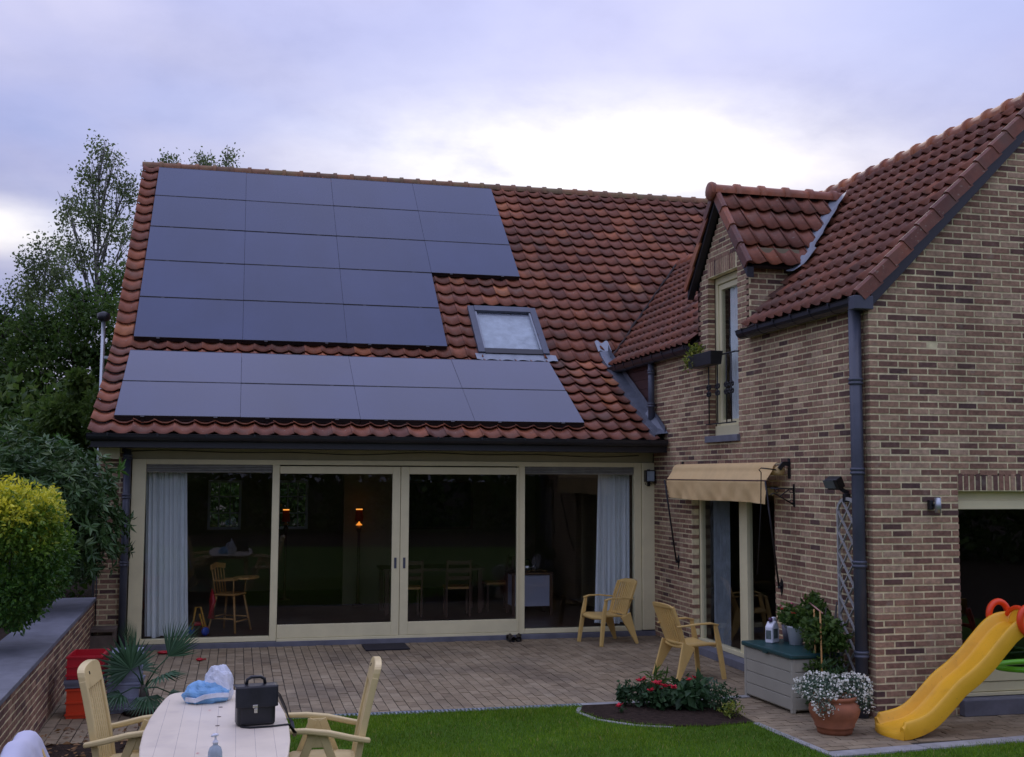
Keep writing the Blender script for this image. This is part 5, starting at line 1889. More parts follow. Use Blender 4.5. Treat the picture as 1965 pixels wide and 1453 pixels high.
folding_chair('cream high-backed slatted folding chair at the table, next to the stacked crates', (-6.69, -8.04, 0), R(-6))
folding_chair('cream high-backed slatted folding chair standing on the lawn beside the satchel end of the table', (-5.52, -8.24, 0), R(176))
plastic_chair('plastic_armchair', 'yellow plastic armchair mostly hidden under a white cloth by the planter wall', (-6.80, -9.62, 0), R(-3))
def cloth_fn(u, v):
    s = v * 1.05                                     # arc length from the rear hem over the top to the front hem
    w = 0.035 * math.sin(u * 19 + 4 * v) + 0.02 * math.sin(u * 37 + 2)
    y = -9.27 - 0.68 * u - 0.03 * math.sin(v * 7)
    top = 0.905 + 0.012 * math.sin(u * 13) - 0.05 * (2 * u - 1) ** 4
    if s < 0.30:
        return (-7.245 + w * (0.30 - s) * 2.2, y, top - (0.30 - s))
    if s < 0.42:
        a = (s - 0.30) / 0.12 * math.pi
        return (-7.21 - 0.055 * math.cos(a), y, top + 0.03 * math.sin(a))
    k = s - 0.42
    return (-7.145 + 0.28 * k + w * k * 2.0, y + 0.10 * k * (0.5 - u), top - 0.93 * k)


o = MB().grid(cloth_fn, 60, 48, thick=(0.0, 0.0, 0.004)).build('cloth', M['cloth'])
tag(o, 'crumpled white cloth hung over a chair back near the planter wall', 'cloth')

# ------------------------------------------------------------------ garden table
gt = thing('garden_table', 'large cream plastic garden table with rounded ends and faint plank lines', 'table', (-6.20, -8.62, 0))


def superell(a, b, n, k):
    out = []
    for i in range(k):
        th = 2 * math.pi * i / k
        c, s = math.cos(th), math.sin(th)
        out.append((a * math.copysign(abs(c) ** (2 / n), c), b * math.copysign(abs(s) ** (2 / n), s)))
    return out


half = [(0.0, 1.31), (0.20, 1.308), (0.29, 1.295), (0.335, 1.265), (0.362, 1.21), (0.385, 1.05), (0.415, 0.75), (0.440, 0.40), (0.450, 0.0)]
quad = half[1:]
outl = [(x, y) for x, y in quad] + [(x, -y) for x, y in reversed(quad[:-1])] + [(0.0, -1.31)] + [(-x, -y) for x, y in quad] + [(-x, y) for x, y in reversed(quad[:-1])] + [(0.0, 1.31)]
MB().prism(outl, 0.708, 0.74).build('tabletop', M['tabletop'], gt, None, 0.010)
MB().prism([(x * 0.90, y * 0.955) for x, y in outl], 0.655, 0.7075).build('apron', M['plastic_c'], gt)
g = MB()
for k in range(-3, 4):
    x = k * 0.115
    ym_ = 1.26 if abs(x) < 0.3 else 1.02
    g.span((x - 0.0012, -ym_, 0.7395), (x + 0.0012, ym_, 0.7404))
g.build('plank_line', pmat('line_grey', (0.42, 0.36, 0.31), rough=0.6), gt)['kind'] = 'stuff'
for sx in (-1, 1):
    for sy in (-1, 1):
        MB().sweep([(sx * 0.30, sy * 0.98, 0.66), (sx * 0.33, sy * 1.04, 0.0)], 0.075, 0.06, up=(0, 1, 0)).build('leg', M['plastic_c'], gt, None, 0.01)
for yy in (0.62, 0.30, 0.02):
    MB().lathe([(0.0, 0.7403), (0.014, 0.7403), (0.0145, 0.7412), (0.0, 0.7416)], (0.02 * yy, yy + 0.05, 0), 10).build('hole_disc', M['wood_g'], gt)  # dark discs standing in for the shaded holes of the tabletop
for (x, y), lab in zip([(-6.31, -9.28), (-6.36, -9.45), (-6.27, -8.05)], ('fallen pink petal on the table nearest the pump bottle', 'fallen pink petal on the table at the picture edge beyond the bottle', 'fallen pink petal on the table between the blue bag and the chair arm')):
    o = MB().add([(x, y, 0.7425), (x + 0.012, y - 0.006, 0.744), (x + 0.022, y + 0.004, 0.7425), (x + 0.011, y + 0.009, 0.743)], [(0, 1, 2, 3)]).build('petal', M['petal_r'])
    tag(o, lab, 'petal', 'petals fallen on the table')
# satchel
sb = thing('leather_satchel', 'black leather briefcase with flap, handle and brass buckle on the table', 'briefcase', (-5.965, -8.55, 0.74), R(8))
MB().box((0, 0, 0.118), (0.245, 0.115, 0.236)).build('bag_body', M['leather'], sb, None, 0.018)
MB().box((0, -0.062, 0.075), (0.205, 0.018, 0.125)).build('front_pocket', M['leather'], sb, None, 0.007)
MB().grid(lambda u, v: ((u - 0.5) * (0.272 - 0.006 * v), 0.066 - 0.132 * min(1, v / 0.48) - (0.012 + 0.004 * math.sin(u * 9)) * max(0, v - 0.48) * 2, 0.252 - 0.008 * abs(2 * v / 0.48 - 1) * (v < 0.48) - 0.128 * max(0, v - 0.48) / 0.52 * (1 + 0.06 * (1 - (2 * u - 1) ** 4))), 16, 20, thick=(0, 0, 0.005)).build('flap', M['leather'], sb)
MB().sweep([(-0.06, 0, 0.25), (-0.055, 0, 0.285), (-0.03, 0, 0.30), (0.03, 0, 0.30), (0.055, 0, 0.285), (0.06, 0, 0.25)], 0.011, seg=8).build('handle', M['leather'], sb)
MB().box((-0.012, -0.079, 0.128), (0.034, 0.008, 0.020)).box((-0.008, -0.079, 0.100), (0.024, 0.008, 0.03)).build('buckle', M['chrome'], sb, None, 0.003)
MB().sweep([(0.118, 0.0, 0.215), (0.16, 0.04, 0.17), (0.205, 0.08, 0.08), (0.235, 0.10, 0.008), (0.255, 0.085, -0.02), (0.262, 0.02, -0.10), (0.25, -0.06, -0.06), (0.20, -0.10, 0.006), (0.08, -0.125, 0.006), (-0.05, -0.12, 0.006), (-0.10, -0.08, 0.008)], 0.024, 0.006).build('shoulder_strap', M['leather'], sb)
# plastic bag
nz = [Vector((RNG.normal(), RNG.normal(), RNG.normal())) * 2.2 for _ in range(6)]


def crumple(c, r, seed):
    rr = np.random.default_rng(seed)
    ks = rr.normal(0, 3.0, (9, 3))
    ph = rr.uniform(0, 6.28, 9)

    def fn(u, v):
        a, b = 2 * math.pi * u, math.pi * v
        d = Vector((math.sin(b) * math.cos(a), math.sin(b) * math.sin(a), math.cos(b)))
        s = sum(abs(math.sin(k[0] * d.x + k[1] * d.y + k[2] * d.z + p)) for k, p in zip(ks, ph)) / 9
        p = Vector((d.x * r[0], d.y * r[1], d.z * r[2])) * (0.62 + 0.65 * s)
        return (c[0] + p.x, c[1] + p.y, max(0.0, c[2] + p.z))
    return fn


pb = thing('plastic_bag', 'crumpled blue and white plastic bag lying on the table behind the satchel', 'bag', (-6.27, -7.72, 0.742))
MB().grid(crumple((-0.02, 0.0, 0.045), (0.155, 0.11, 0.10), 3), 36, 22, tint=0.25, smooth=False).build('blue_side', M['bag_b'], pb)
MB().grid(crumple((0.060, 0.03, 0.085), (0.10, 0.085, 0.15), 8), 34, 20, tint=0.9, smooth=False).build('white_side', M['bag_b'], pb)
MB().sweep([(-0.155, -0.07, 0.03), (-0.09, -0.125, 0.03), (-0.03, -0.118, 0.052), (0.05, -0.11, 0.06), (0.13, -0.07, 0.05)], 0.02, 0.03, tint=1.0).build('white_hem', M['bag_b'], pb)
# pump bottle
bo = thing('pump_bottle', 'clear plastic soap pump bottle at the open end of the table', 'bottle', (-6.195, -9.72, 0.74))
MB().lathe([(0.0, 0.0), (0.036, 0.0), (0.038, 0.01), (0.038, 0.105), (0.030, 0.13), (0.013, 0.142), (0.013, 0.15)], (0, 0, 0), 20).build('bottle_body', pmat('clear_bottle', (0.55, 0.62, 0.66), rough=0.12, trans=0.4), bo)
MB().lathe([(0.0385, 0.03), (0.0385, 0.085)], (0, 0, 0), 20).build('label_band', pmat('label_green', (0.20, 0.36, 0.33), rough=0.5), bo)
MB().lathe([(0.015, 0.15), (0.015, 0.165), (0.006, 0.168), (0.006, 0.19), (0.016, 0.192), (0.016, 0.202), (0.0, 0.204)], (0, 0, 0), 14).sweep([(0, 0, 0.197), (-0.02, -0.02, 0.195)], 0.007, seg=6).build('pump', M['white'], bo)

# ------------------------------------------------------------------ crates by the planter wall
def crate(name, label, loc, size, mat, rz=0.0, slots=True, lid=False):
    t = thing(name, label, 'crate', loc, rz)
    w, d, h = size
    b = MB()
    th = 0.012
    b.span((-w / 2, -d / 2, 0), (w / 2, d / 2, th))
    b.span((-w / 2, -d / 2, th), (w / 2, -d / 2 + th, h)).span((-w / 2, d / 2 - th, th), (w / 2, d / 2, h))
    b.span((-w / 2, -d / 2 + th, th), (-w / 2 + th, d / 2 - th, h)).span((w / 2 - th, -d / 2 + th, th), (w / 2, d / 2 - th, h))
    b.build('crate_body', mat, t)
    r_ = MB()
    for z in (h - 0.022, h * 0.5, 0.03):
        r_.span((-w / 2 - 0.01, -d / 2 - 0.010, z), (w / 2 + 0.01, -d / 2 - 0.0005, z + 0.016)).span((-w / 2 - 0.010, -d / 2, z), (-w / 2 - 0.0005, d / 2, z + 0.016)).span((w / 2 + 0.0005, -d / 2, z), (w / 2 + 0.010, d / 2, z + 0.016))
    r_.build('rim', mat, t)
    if lid:
        MB().span((-w / 2 - 0.015, -d / 2 - 0.015, h), (w / 2 + 0.015, d / 2 + 0.015, h + 0.025)).build('lid', mat, t, None, 0.006)
    return t


crate('crate', 'orange-red plastic crate on the ground at the bottom of the stack', (-7.50, -4.18, 0), (0.32, 0.44, 0.285), M['orange'])
crate('crate', 'low grey plastic crate between the orange and the red crate', (-7.51, -4.18, 0.292), (0.35, 0.46, 0.075), M['greybox'], R(2))
crate('crate', 'bright red open plastic crate topmost of the stack by the planter wall', (-7.50, -4.16, 0.37), (0.32, 0.46, 0.22), M['red'], R(-2))
crate('storage_tub', 'cloudy pale plastic tub with lid stacked uppermost beside the red crate', (-7.14, -4.02, 0.30), (0.28, 0.42, 0.25), M['clearbox'], R(3), lid=True)
crate('storage_tub', 'cloudy pale plastic tub on the ground under another tub behind the palm', (-7.15, -4.02, 0.0), (0.30, 0.42, 0.27), M['clearbox'], R(-2), lid=True)
st = thing('wooden_step', 'weathered brown wooden step box at the foot of the brick pier', 'step', (-7.78, -0.22, 0))
MB().span((-0.17, -0.20, 0.30), (0.17, 0.18, 0.335)).build('tread', M['wood_g'], st)
for s_ in (-1, 1):
    MB().span((s_ * 0.15 - 0.015, -0.18, 0.0), (s_ * 0.15 + 0.015, 0.17, 0.30)).build('side_board', M['wood_g'], st)
MB().span((-0.135, -0.17, 0.05), (0.135, -0.15, 0.25)).build('front_board', M['wood_g'], st)

# ------------------------------------------------------------------ storage box and the things on it
bx = thing('storage_box', 'pale grey plastic garden storage box with dark green lid against the side wall', 'storage box', (-0.455, -5.175, 0), R(3))
MB().span((-0.25, -0.48, 0.02), (0.25, 0.48, 0.535)).build('box_body', M['box_w'], bx, None, 0.012)
for k in range(4):
    z0, z1 = 0.035 + k * 0.124, 0.035 + (k + 1) * 0.124 - 0.007
    MB().span((-0.262, -0.455, z0), (-0.25, 0.455, z1)).build('side_panel', M['box_w'], bx, None, 0.005)
    MB().span((-0.225, -0.492, z0), (0.225, -0.48, z1)).build('end_panel', M['box_w'], bx, None, 0.005)
for sx in (-1, 1):
    for sy in (-1, 1):
        MB().box((sx * 0.245, sy * 0.475, 0.268), (0.045, 0.045, 0.536)).build('corner_post', M['box_w'], bx, None, 0.008)
MB().span((-0.29, -0.52, 0.537), (0.275, 0.52, 0.585)).build('lid', M['box_g'], bx, None, 0.014)
MB().box((-0.287, 0.0, 0.545), (0.014, 0.09, 0.035)).build('latch', M['box_g'], bx)
jg = thing('jerrycan', 'white plastic canister with handle and dark cap on the green lid', 'canister', (-0.515, -4.90, 0.587), R(35))
MB().prism([(-0.075, 0.0), (0.075, 0.0), (0.078, 0.02), (0.078, 0.15), (0.055, 0.20), (0.02, 0.225), (-0.02, 0.225), (-0.075, 0.17)], -0.045, 0.045, lambda u, v, w: (u, w, v)).build('canister_body', M['white'], jg, None, 0.014)
MB().sweep([(0.015, 0, 0.222), (0.02, 0, 0.255), (0.06, 0, 0.252), (0.088, 0, 0.20), (0.092, 0, 0.12), (0.075, 0, 0.08)], 0.016, seg=8).build('handle', M['white'], jg)
MB().lathe([(0.022, 0.222), (0.022, 0.262), (0.0, 0.264)], (-0.03, 0, 0), 14).build('cap', pmat('purple_cap', (0.06, 0.02, 0.07), rough=0.4), jg)
MB().box((-0.01, -0.048, 0.10), (0.085, 0.004, 0.10)).box((-0.077, 0.0, 0.09), (0.004, 0.06, 0.09)).build('label', pmat('label_dark', (0.10, 0.13, 0.12), rough=0.5, noise=(20, 0.6)), jg)


def leaf_cloud(name, pts, size, mat, parent=None, flat=0.0, tint=None, aspect=0.5, kind=None, nrm=None):
    """pts (N,3); each leaf a bent rhombus of two quads"""
    pts = np.asarray(pts, float)
    n = len(pts)
    if n == 0:
        return None
    s = size * RNG.uniform(0.65, 1.35, n) if np.isscalar(size) else size
    d = RNG.normal(0, 1, (n, 3))
    d[:, 2] *= (1 - flat)
    if nrm is not None:
        d = d * 0.55 + nrm
    d /= np.linalg.norm(d, axis=1)[:, None] + 1e-9
    q = RNG.normal(0, 1, (n, 3))
    if flat < 0:
        pass
    side = np.cross(d, q)
    side /= np.linalg.norm(side, axis=1)[:, None] + 1e-9
    up = np.cross(side, d)
    a = aspect
    V = np.zeros((n, 6, 3))
    L = s[:, None]
    V[:, 0] = pts
    V[:, 1] = pts + d * L * 0.45 + side * L * a * 0.5 + up * L * 0.06
    V[:, 2] = pts + d * L * 0.45
    V[:, 3] = pts + d * L * 0.45 - side * L * a * 0.5 + up * L * 0.06
    V[:, 4] = pts + d * L - up * L * 0.10
    V = V[:, [0, 1, 4, 3, 2]]
    b = (np.arange(n) * 5)[:, None]
    F = np.concatenate([b + np.array([[0, 1, 2, 4]]), b + np.array([[0, 4, 2, 3]])])
    if tint is None:
        tint = RNG.uniform(0, 1, n)
    return big_mesh(name, V.reshape(-1, 3), F, np.repeat(np.clip(tint, 0, 1), 5), mat, parent, kind)


def ball(n, c, r, shell=0.5):
    d = RNG.normal(0, 1, (n, 3))
    d /= np.linalg.norm(d, axis=1)[:, None]
    rr = RNG.uniform(shell, 1.0, n) ** 0.6
    return np.array(c) + d * rr[:, None] * np.array(r)


def blossoms(parent, pts, r, mat, name='blossom'):
    for p in pts:
        mb = MB()
        for k in range(6):
            a = k * math.pi / 3 + random.random()
            c = Vector(p)
            u = Vector((math.cos(a), math.sin(a), random.uniform(-.2, .5)))
            w_ = Vector((-math.sin(a), math.cos(a), 0))
            mb.add([c, c + u * r * 0.6 + w_ * r * 0.5, c + u * r * 1.1 + Vector((0, 0, r * 0.2)), c + u * r * 0.6 - w_ * r * 0.5], [(0, 1, 2, 3)])
        mb.lathe([(r * 0.5, -r * 0.2), (r * 0.55, r * 0.15), (0.0, r * 0.5)], p, 7)
        mb.build(name, mat, parent)


fp = thing('flower_pot', 'white plant pot with red geranium on the green lid', 'potted plant', (-0.325, -5.07, 0.587))
MB().lathe([(0.0, 0.0), (0.068, 0.0), (0.095, 0.175), (0.10, 0.178), (0.10, 0.195), (0.088, 0.195), (0.085, 0.17), (0.0, 0.165)], (0, 0, 0), 24).build('pot', M['white'], fp)
leaf_cloud('foliage', ball(420, (0, 0, 0.26), (0.16, 0.17, 0.12), 0.2), 0.05, M['leaf_dark'], fp, aspect=0.8)
blossoms(fp, [(-0.05, -0.05, 0.33), (0.04, -0.10, 0.34), (0.07, 0.03, 0.37), (-0.10, 0.10, 0.36), (-0.02, 0.12, 0.30)], 0.03, M['petal_r'])
gp = thing('flower_pot', 'dark grey plant pot with straggly pink flowers behind the white canister', 'potted plant', (-0.27, -4.83, 0.587))
MB().lathe([(0.0, 0.0), (0.07, 0.0), (0.09, 0.17), (0.0, 0.165)], (0, 0, 0), 20).build('pot', M['greybox'], gp)
leaf_cloud('foliage', ball(260, (0, 0, 0.27), (0.13, 0.14, 0.13), 0.2), 0.05, M['leaf_dark'], gp, aspect=0.7)
blossoms(gp, [(-0.08, 0.05, 0.37), (0.02, -0.02, 0.40)], 0.022, pmat('pink_petal', (0.5, 0.10, 0.16), rough=0.6))

# climbing shrub with stakes in front of the trellis
rs = thing('rose_bush', 'tall leggy rose bush with canes and stakes in front of the trellis', 'shrub', (-0.30, -5.62, 0))
ctr = [((-0.02, 0.14, 0.98), (0.13, 0.14, 0.13), 230), ((-0.05, -0.05, 0.82), (0.18, 0.22, 0.14), 420), ((0.0, 0.10, 0.62), (0.12, 0.16, 0.16), 260), ((-0.03, 0.0, 0.42), (0.20, 0.22, 0.18), 520), ((-0.02, -0.08, 0.18), (0.25, 0.28, 0.17), 620), ((0.02, -0.20, 0.72), (0.12, 0.10, 0.10), 160), ((0.0, 0.22, 1.08), (0.06, 0.06, 0.08), 60)]
leaf_cloud('foliage', np.concatenate([ball(int(n * 1.9), c, np.array(r) * 1.15, 0.05) for c, r, n in ctr]), 0.06, M['leaf_dark'], rs, aspect=0.6)
for k in range(7):
    a = k * 0.9
    MB().sweep([(0.05 * math.cos(a), 0.05 * math.sin(a), 0.0), (0.10 * math.cos(a), 0.12 * math.sin(a), 0.45), (0.08 * math.cos(a + 1), 0.16 * math.sin(a), 0.92 + 0.03 * k)], 0.007, seg=5).build('cane', M['bark'], rs)
for x, y in ((-0.12, -0.18), (-0.10, -0.02)):
    MB().sweep([(x, y, 0.0), (x - 0.01, y + 0.01, 1.02)], 0.009, seg=6).build('stake', M['wood'], rs)
MB().sweep([(-0.12, -0.20, 1.0), (-0.08, 0.12, 1.06), (-0.06, 0.30, 1.09)], 0.008, seg=6).build('stake', pmat('pink_stake', (0.42, 0.22, 0.18), rough=0.7), rs)
blossoms(rs, [(-0.10, 0.20, 1.10)], 0.03, pmat('dusky_petal', (0.32, 0.03, 0.08), rough=0.6))

# terracotta pot with trailing white flowers
tp = thing('terracotta_pot', 'round terracotta pot overflowing with tiny white flowers at the corner', 'potted plant', (-0.69, -6.50, 0))
MB().lathe([(0.0, 0.0), (0.155, 0.0), (0.162, 0.03), (0.17, 0.055), (0.178, 0.06), (0.182, 0.072), (0.178, 0.08), (0.215, 0.15), (0.232, 0.205), (0.228, 0.245), (0.205, 0.275), (0.185, 0.285), (0.185, 0.30), (0.20, 0.31), (0.205, 0.335), (0.185, 0.338), (0.175, 0.30), (0.0, 0.29)], (0, 0, 0), 40).build('pot', M['terra'], tp)
pts = np.concatenate([ball(900, (-0.14, 0.05, 0.40), (0.22, 0.20, 0.12), 0.3), ball(900, (0.19, 0.02, 0.38), (0.19, 0.18, 0.13), 0.3), ball(260, (-0.17, -0.14, 0.29), (0.12, 0.08, 0.12), 0.2), ball(160, (0.24, -0.10, 0.28), (0.08, 0.08, 0.08), 0.2)])
leaf_cloud('foliage', pts, 0.035, M['leaf_grey'], tp, aspect=0.35)
pw = np.concatenate([ball(460, (-0.14, 0.04, 0.42), (0.235, 0.21, 0.13), 0.85), ball(460, (0.19, 0.02, 0.40), (0.205, 0.19, 0.135), 0.85), ball(150, (-0.17, -0.15, 0.29), (0.13, 0.08, 0.13), 0.8), ball(70, (0.24, -0.12, 0.28), (0.09, 0.08, 0.10), 0.8)])
leaf_cloud('blossom', pw, 0.022, M['petal_w'], tp, aspect=1.0, tint=None, kind='stuff')
leaf_cloud('shoots', ball(120, (0.05, 0.14, 0.47), (0.10, 0.10, 0.14), 0.2), 0.10, M['leaf_bed'], tp, aspect=0.08)

# ------------------------------------------------------------------ slide
sl = thing('play_slide', 'yellow plastic children slide with red ring handles in front of the gable', 'slide', (0, 0, 0))
prof = [(-0.25, 0.055), (-0.13, 0.075), (0.0, 0.108), (0.12, 0.17), (0.27, 0.30), (0.40, 0.42), (0.55, 0.52), (0.70, 0.64), (0.85, 0.79), (0.97, 0.90), (1.08, 0.955), (1.26, 0.965), (1.50, 0.965)]
# smooth the bed line
pp = []
for i in range(len(prof) - 1):
    p0, p1, p2, p3 = prof[max(i - 1, 0)], prof[i], prof[i + 1], prof[min(i + 2, len(prof) - 1)]
    for k in range(5):
        t_ = k / 5
        pp.append(tuple(0.5 * (2 * p1[j] + (p2[j] - p0[j]) * t_ + (2 * p0[j] - 5 * p1[j] + 4 * p2[j] - p3[j]) * t_ ** 2 + (3 * p1[j] - p0[j] - 3 * p2[j] + p3[j]) * t_ ** 3) for j in (0, 1)))
pp.append(prof[-1])
YC = -6.70
sec = [(-0.235, -0.065), (-0.238, 0.075), (-0.225, 0.100), (-0.200, 0.100), (-0.185, 0.080), (-0.165, 0.012), (-0.12, 0.0), (0.12, 0.0), (0.165, 0.012), (0.185, 0.080), (0.200, 0.100), (0.225, 0.100), (0.238, 0.075), (0.235, -0.065)]
vs, K = [], len(sec)
for i, (x, z) in enumerate(pp):
    f_ = i / (len(pp) - 1)
    wide = 1.0 + 0.12 * max(0, 1 - f_ * 6) - 0.10 * max(0, f_ - 0.85) / 0.15
    lip = 0.62 if f_ < 0.03 else 1.0
    tx, tz = (pp[min(i + 1, len(pp) - 1)][0] - pp[max(i - 1, 0)][0], pp[min(i + 1, len(pp) - 1)][1] - pp[max(i - 1, 0)][1])
    ln = math.hypot(tx, tz)
    nx, nz_ = -tz / ln, tx / ln
    for a, b in sec:
        bb = b * (lip if b > 0 else 1)
        if b < 0:
            vs.append((x + nx * bb * 0.6, YC + a * 0.915 * wide, max(0.0, z + nz_ * bb)))
        else:
            vs.append((x + nx * bb, YC + a * 0.915 * wide, z + nz_ * bb))
fs = []
for i in range(len(pp) - 1):
    for j in range(K - 1):
        fs.append((i * K + j, i * K + j + 1, (i + 1) * K + j + 1, (i + 1) * K + j))
    fs.append((i * K + K - 1, i * K, (i + 1) * K, (i + 1) * K + K - 1))
fs += [tuple(range(K - 1, -1, -1)), tuple((len(pp) - 1) * K + j for j in range(K))]
o = MB().add(vs, fs, 0.5, True).build('chute', M['slide_y'], sl, None, 0.006)
# rounded nose at the foot
MB().grid(lambda u, v: (-0.25 - 0.07 * math.sin(math.pi * v) ** 0.8 * math.sin(math.pi * (0.5 * u)), YC + (v - 0.5) * 0.482, 0.0 + 0.058 * math.cos(math.pi * 0.5 * u) + 0.045 * (abs(2 * v - 1) ** 6) * math.cos(math.pi * 0.5 * u)), 8, 20).build('nose', M['slide_y'], sl)
# top stop between the handles, then the handles
MB().grid(lambda u, v: (1.13 + 0.015 * v, YC + (u - 0.5) * 0.30, 0.955 + 0.155 * v * math.sin(math.pi * u) ** 0.6), 14, 4, thick=(0.03, 0, 0)).build('head_panel', M['slide_y'], sl)
for s_ in (-1, 1):
    cx, cz, yy = 1.10, 1.03, YC + s_ * 0.225
    ring = [(cx + 0.105 * math.cos(a), yy, cz + 0.125 * math.sin(a)) for a in [2 * math.pi * i / 24 for i in range(25)]]
    MB().sweep(ring, 0.032, seg=10, up=(0, 1, 0), caps=False).build('handle', M['slide_r'], sl)
MB().sweep([(1.15, YC + (u - 0.5) * 0.42, 0.965 + 0.155 * math.sin(math.pi * u) ** 0.6) for u in [i / 14 for i in range(15)]], 0.022, seg=8).build('head_rim', M['slide_r'], sl)
for s_ in (-1, 1):
    MB().sweep([(1.50, YC + s_ * 0.20, 0.96), (1.62, YC + s_ * 0.24, 0.5), (1.74, YC + s_ * 0.28, 0.0)], 0.032, seg=8).build('ladder_rail', M['slide_r'], sl)
for k in range(1, 5):
    f_ = k / 5
    MB().sweep([(1.50 + 0.24 * f_, YC - 0.2 - 0.08 * f_, 0.96 * (1 - f_)), (1.50 + 0.24 * f_, YC + 0.2 + 0.08 * f_, 0.96 * (1 - f_))], 0.022, seg=8).build('rung', M['slide_r'], sl)
hp = thing('plastic_hoop', 'bright green plastic hoop lying raised behind the yellow slide', 'hoop', (1.62, -6.42, 0.0))
MB().sweep([(0.50 * math.cos(a), 0.26 * math.sin(a), 0.515) for a in [2 * math.pi * i / 32 for i in range(33)]], 0.028, seg=8, caps=False).build('rim', M['slide_g'], hp)
for a in (0.35, 1.2, 5.1, 5.9):
    MB().sweep([(0.50 * math.cos(a), 0.26 * math.sin(a), 0.50), (0.46 * math.cos(a), 0.22 * math.sin(a), 0.0)], 0.024, seg=8).build('leg', M['slide_g'], hp)

# ------------------------------------------------------------------ small things on the patio
o = MB().box((0, 0, 0), (0.60, 0.55, 0.018)).build('door_mat', M['rubber'], None, (-4.085, -0.48, 0.012), 0.004)
tag(o, 'black rubber door mat on the pavers before the sliding doors', 'door mat')
for dx, rz, lab in ((-0.055, 8, 'dark clog of the pair by the door, nearer the door mat'), (0.065, -14, 'dark clog of the pair by the door, nearer the armchair')):
    sh = thing('shoe', lab, 'shoe', (-2.21 + dx, -0.22, 0.0), R(rz), 'pair of dark clogs by the glass front')
    MB().prism([(0.042 * math.cos(a) * (1.1 if math.sin(a) < 0 else 0.85), 0.13 * math.sin(a)) for a in [i * math.pi / 9 for i in range(18)]], 0.0, 0.022).build('sole', M['black'], sh)
    MB().grid(lambda u, v: ((0.043 - 0.012 * v) * math.cos(math.pi * u) * (0.6 + 0.4 * math.sin(math.pi * (0.15 + 0.7 * v))) * 1.1, -0.12 + 0.15 * v, 0.022 + (0.055 + 0.03 * v) * math.sin(math.pi * u) ** 0.7), 12, 8, thick=(0, 0, -0.004)).build('upper', M['shoe'], sh)
    MB().grid(lambda u, v: (0.038 * math.cos(math.pi * (0.0 - u)), 0.06 + 0.065 * math.sin(math.pi * u), 0.022 + 0.055 * v), 12, 3, thick=(0, -0.004, 0)).build('heel', M['shoe'], sh)
for x, y, s_, lab in ((-7.0, -0.42, 0.085, 'red toy spade lying by the sill beside the palm'), (-6.52, -1.12, 0.05, 'small red plastic toy lying on the pavers near the palm'), (-1.045, -3.58, 0.03, 'small dark red toy under the armchair on the pavers')):
    o = thing('toy', lab, 'toy', (x, y, 0.003), R(random.uniform(0, 90)))
    MB().lathe([(0.0, 0.004), (s_ * 0.7, 0.004), (s_, 0.02), (s_ * 0.5, 0.035), (0.0, 0.036)], (0, 0, 0), 10).build('toy_body', M['red'], o)
    MB().sweep([(0, 0, 0.012), (s_ * 1.9, 0, 0.012)], 0.010, seg=6).build('stick', M['red'], o)
# flower box on the dormer rail
fb = thing('window_box', 'black window box with lime-green trailing plant hooked on the dormer rail', 'window box', (-0.145, -2.30, 3.80))
MB().add([(a * (0.075 + 0.012 * (k > 0)), b * (0.37 + 0.03 * (k > 0)), k) for a in (-1, 1) for b in (-1, 1) for k in (0.0, 0.17)], BOXF).build('trough', M['black'], fb, None, 0.006)
for yy in (-0.2, 0.2):
    MB().sweep([(0.085, yy, 0.05), (0.105, yy, 0.16), (0.10, yy, 0.19)], 0.006, seg=6).build('hook', M['black'], fb)
pts = np.concatenate([ball(170, (-0.02, 0.24, 0.25), (0.10, 0.20, 0.09), 0.1), ball(70, (-0.06, 0.46, 0.12), (0.08, 0.08, 0.14), 0.1), ball(40, (-0.1, 0.3, 0.08), (0.05, 0.2, 0.12), 0.1)])
leaf_cloud('foliage', pts, 0.045, M['leaf_yellow'], fb, aspect=0.6)

# ------------------------------------------------------------------ flower bed plants
def bed_plant(name, label, x, y, r, h, n, mat, size, asp, red=0, base=0.012, cat='plant'):
    t = thing(name, label, cat, (x, y, base), random.random() * 6, 'plants in the small flower bed')
    leaf_cloud('foliage', ball(n, (0, 0, h * 0.52), (r, r, h * 0.52), 0.15), size, mat, t, aspect=asp)
    for k in range(4):
        a = k * 1.6
        MB().sweep([(0, 0, 0), (r * 0.5 * math.cos(a), r * 0.5 * math.sin(a), h * 0.7)], 0.006, seg=5).build('stem', M['leaf_bed'], t)
    if red:
        blossoms(t, [(random.uniform(-r, r) * 0.8, random.uniform(-r, r) * 0.8, h * random.uniform(0.85, 1.2)) for _ in range(red)], 0.042, M['petal_r'])
    return t


bed_plant('bedding_plant', 'upright green bedding plant at the end of the bed by the drain', -2.20, -4.98, 0.10, 0.26, 180, M['leaf_bed'], 0.06, 0.5)
bed_plant('bedding_plant', 'bushy green bedding plant with two red blooms behind the soil', -2.03, -5.05, 0.13, 0.24, 240, M['leaf_bed'], 0.06, 0.5, 2)
bed_plant('bedding_plant', 'spiky dark green plant with tall thin leaves in the bed', -1.86, -4.98, 0.12, 0.34, 160, M['leaf_dark'], 0.16, 0.10)
bed_plant('geranium', 'red geranium in full bloom near the middle of the bed', -1.90, -5.20, 0.15, 0.22, 260, M['leaf_bed'], 0.07, 0.8, 8)
bed_plant('hosta', 'broad-leaved plant with a single red bloom standing above it', -1.62, -5.22, 0.20, 0.28, 240, M['leaf_bed'], 0.12, 0.55, 2)
bed_plant('bedding_plant', 'rounded grey-green fine-leaved plant in the bed', -1.42, -5.15, 0.20, 0.30, 560, M['leaf_grey'], 0.035, 0.5)
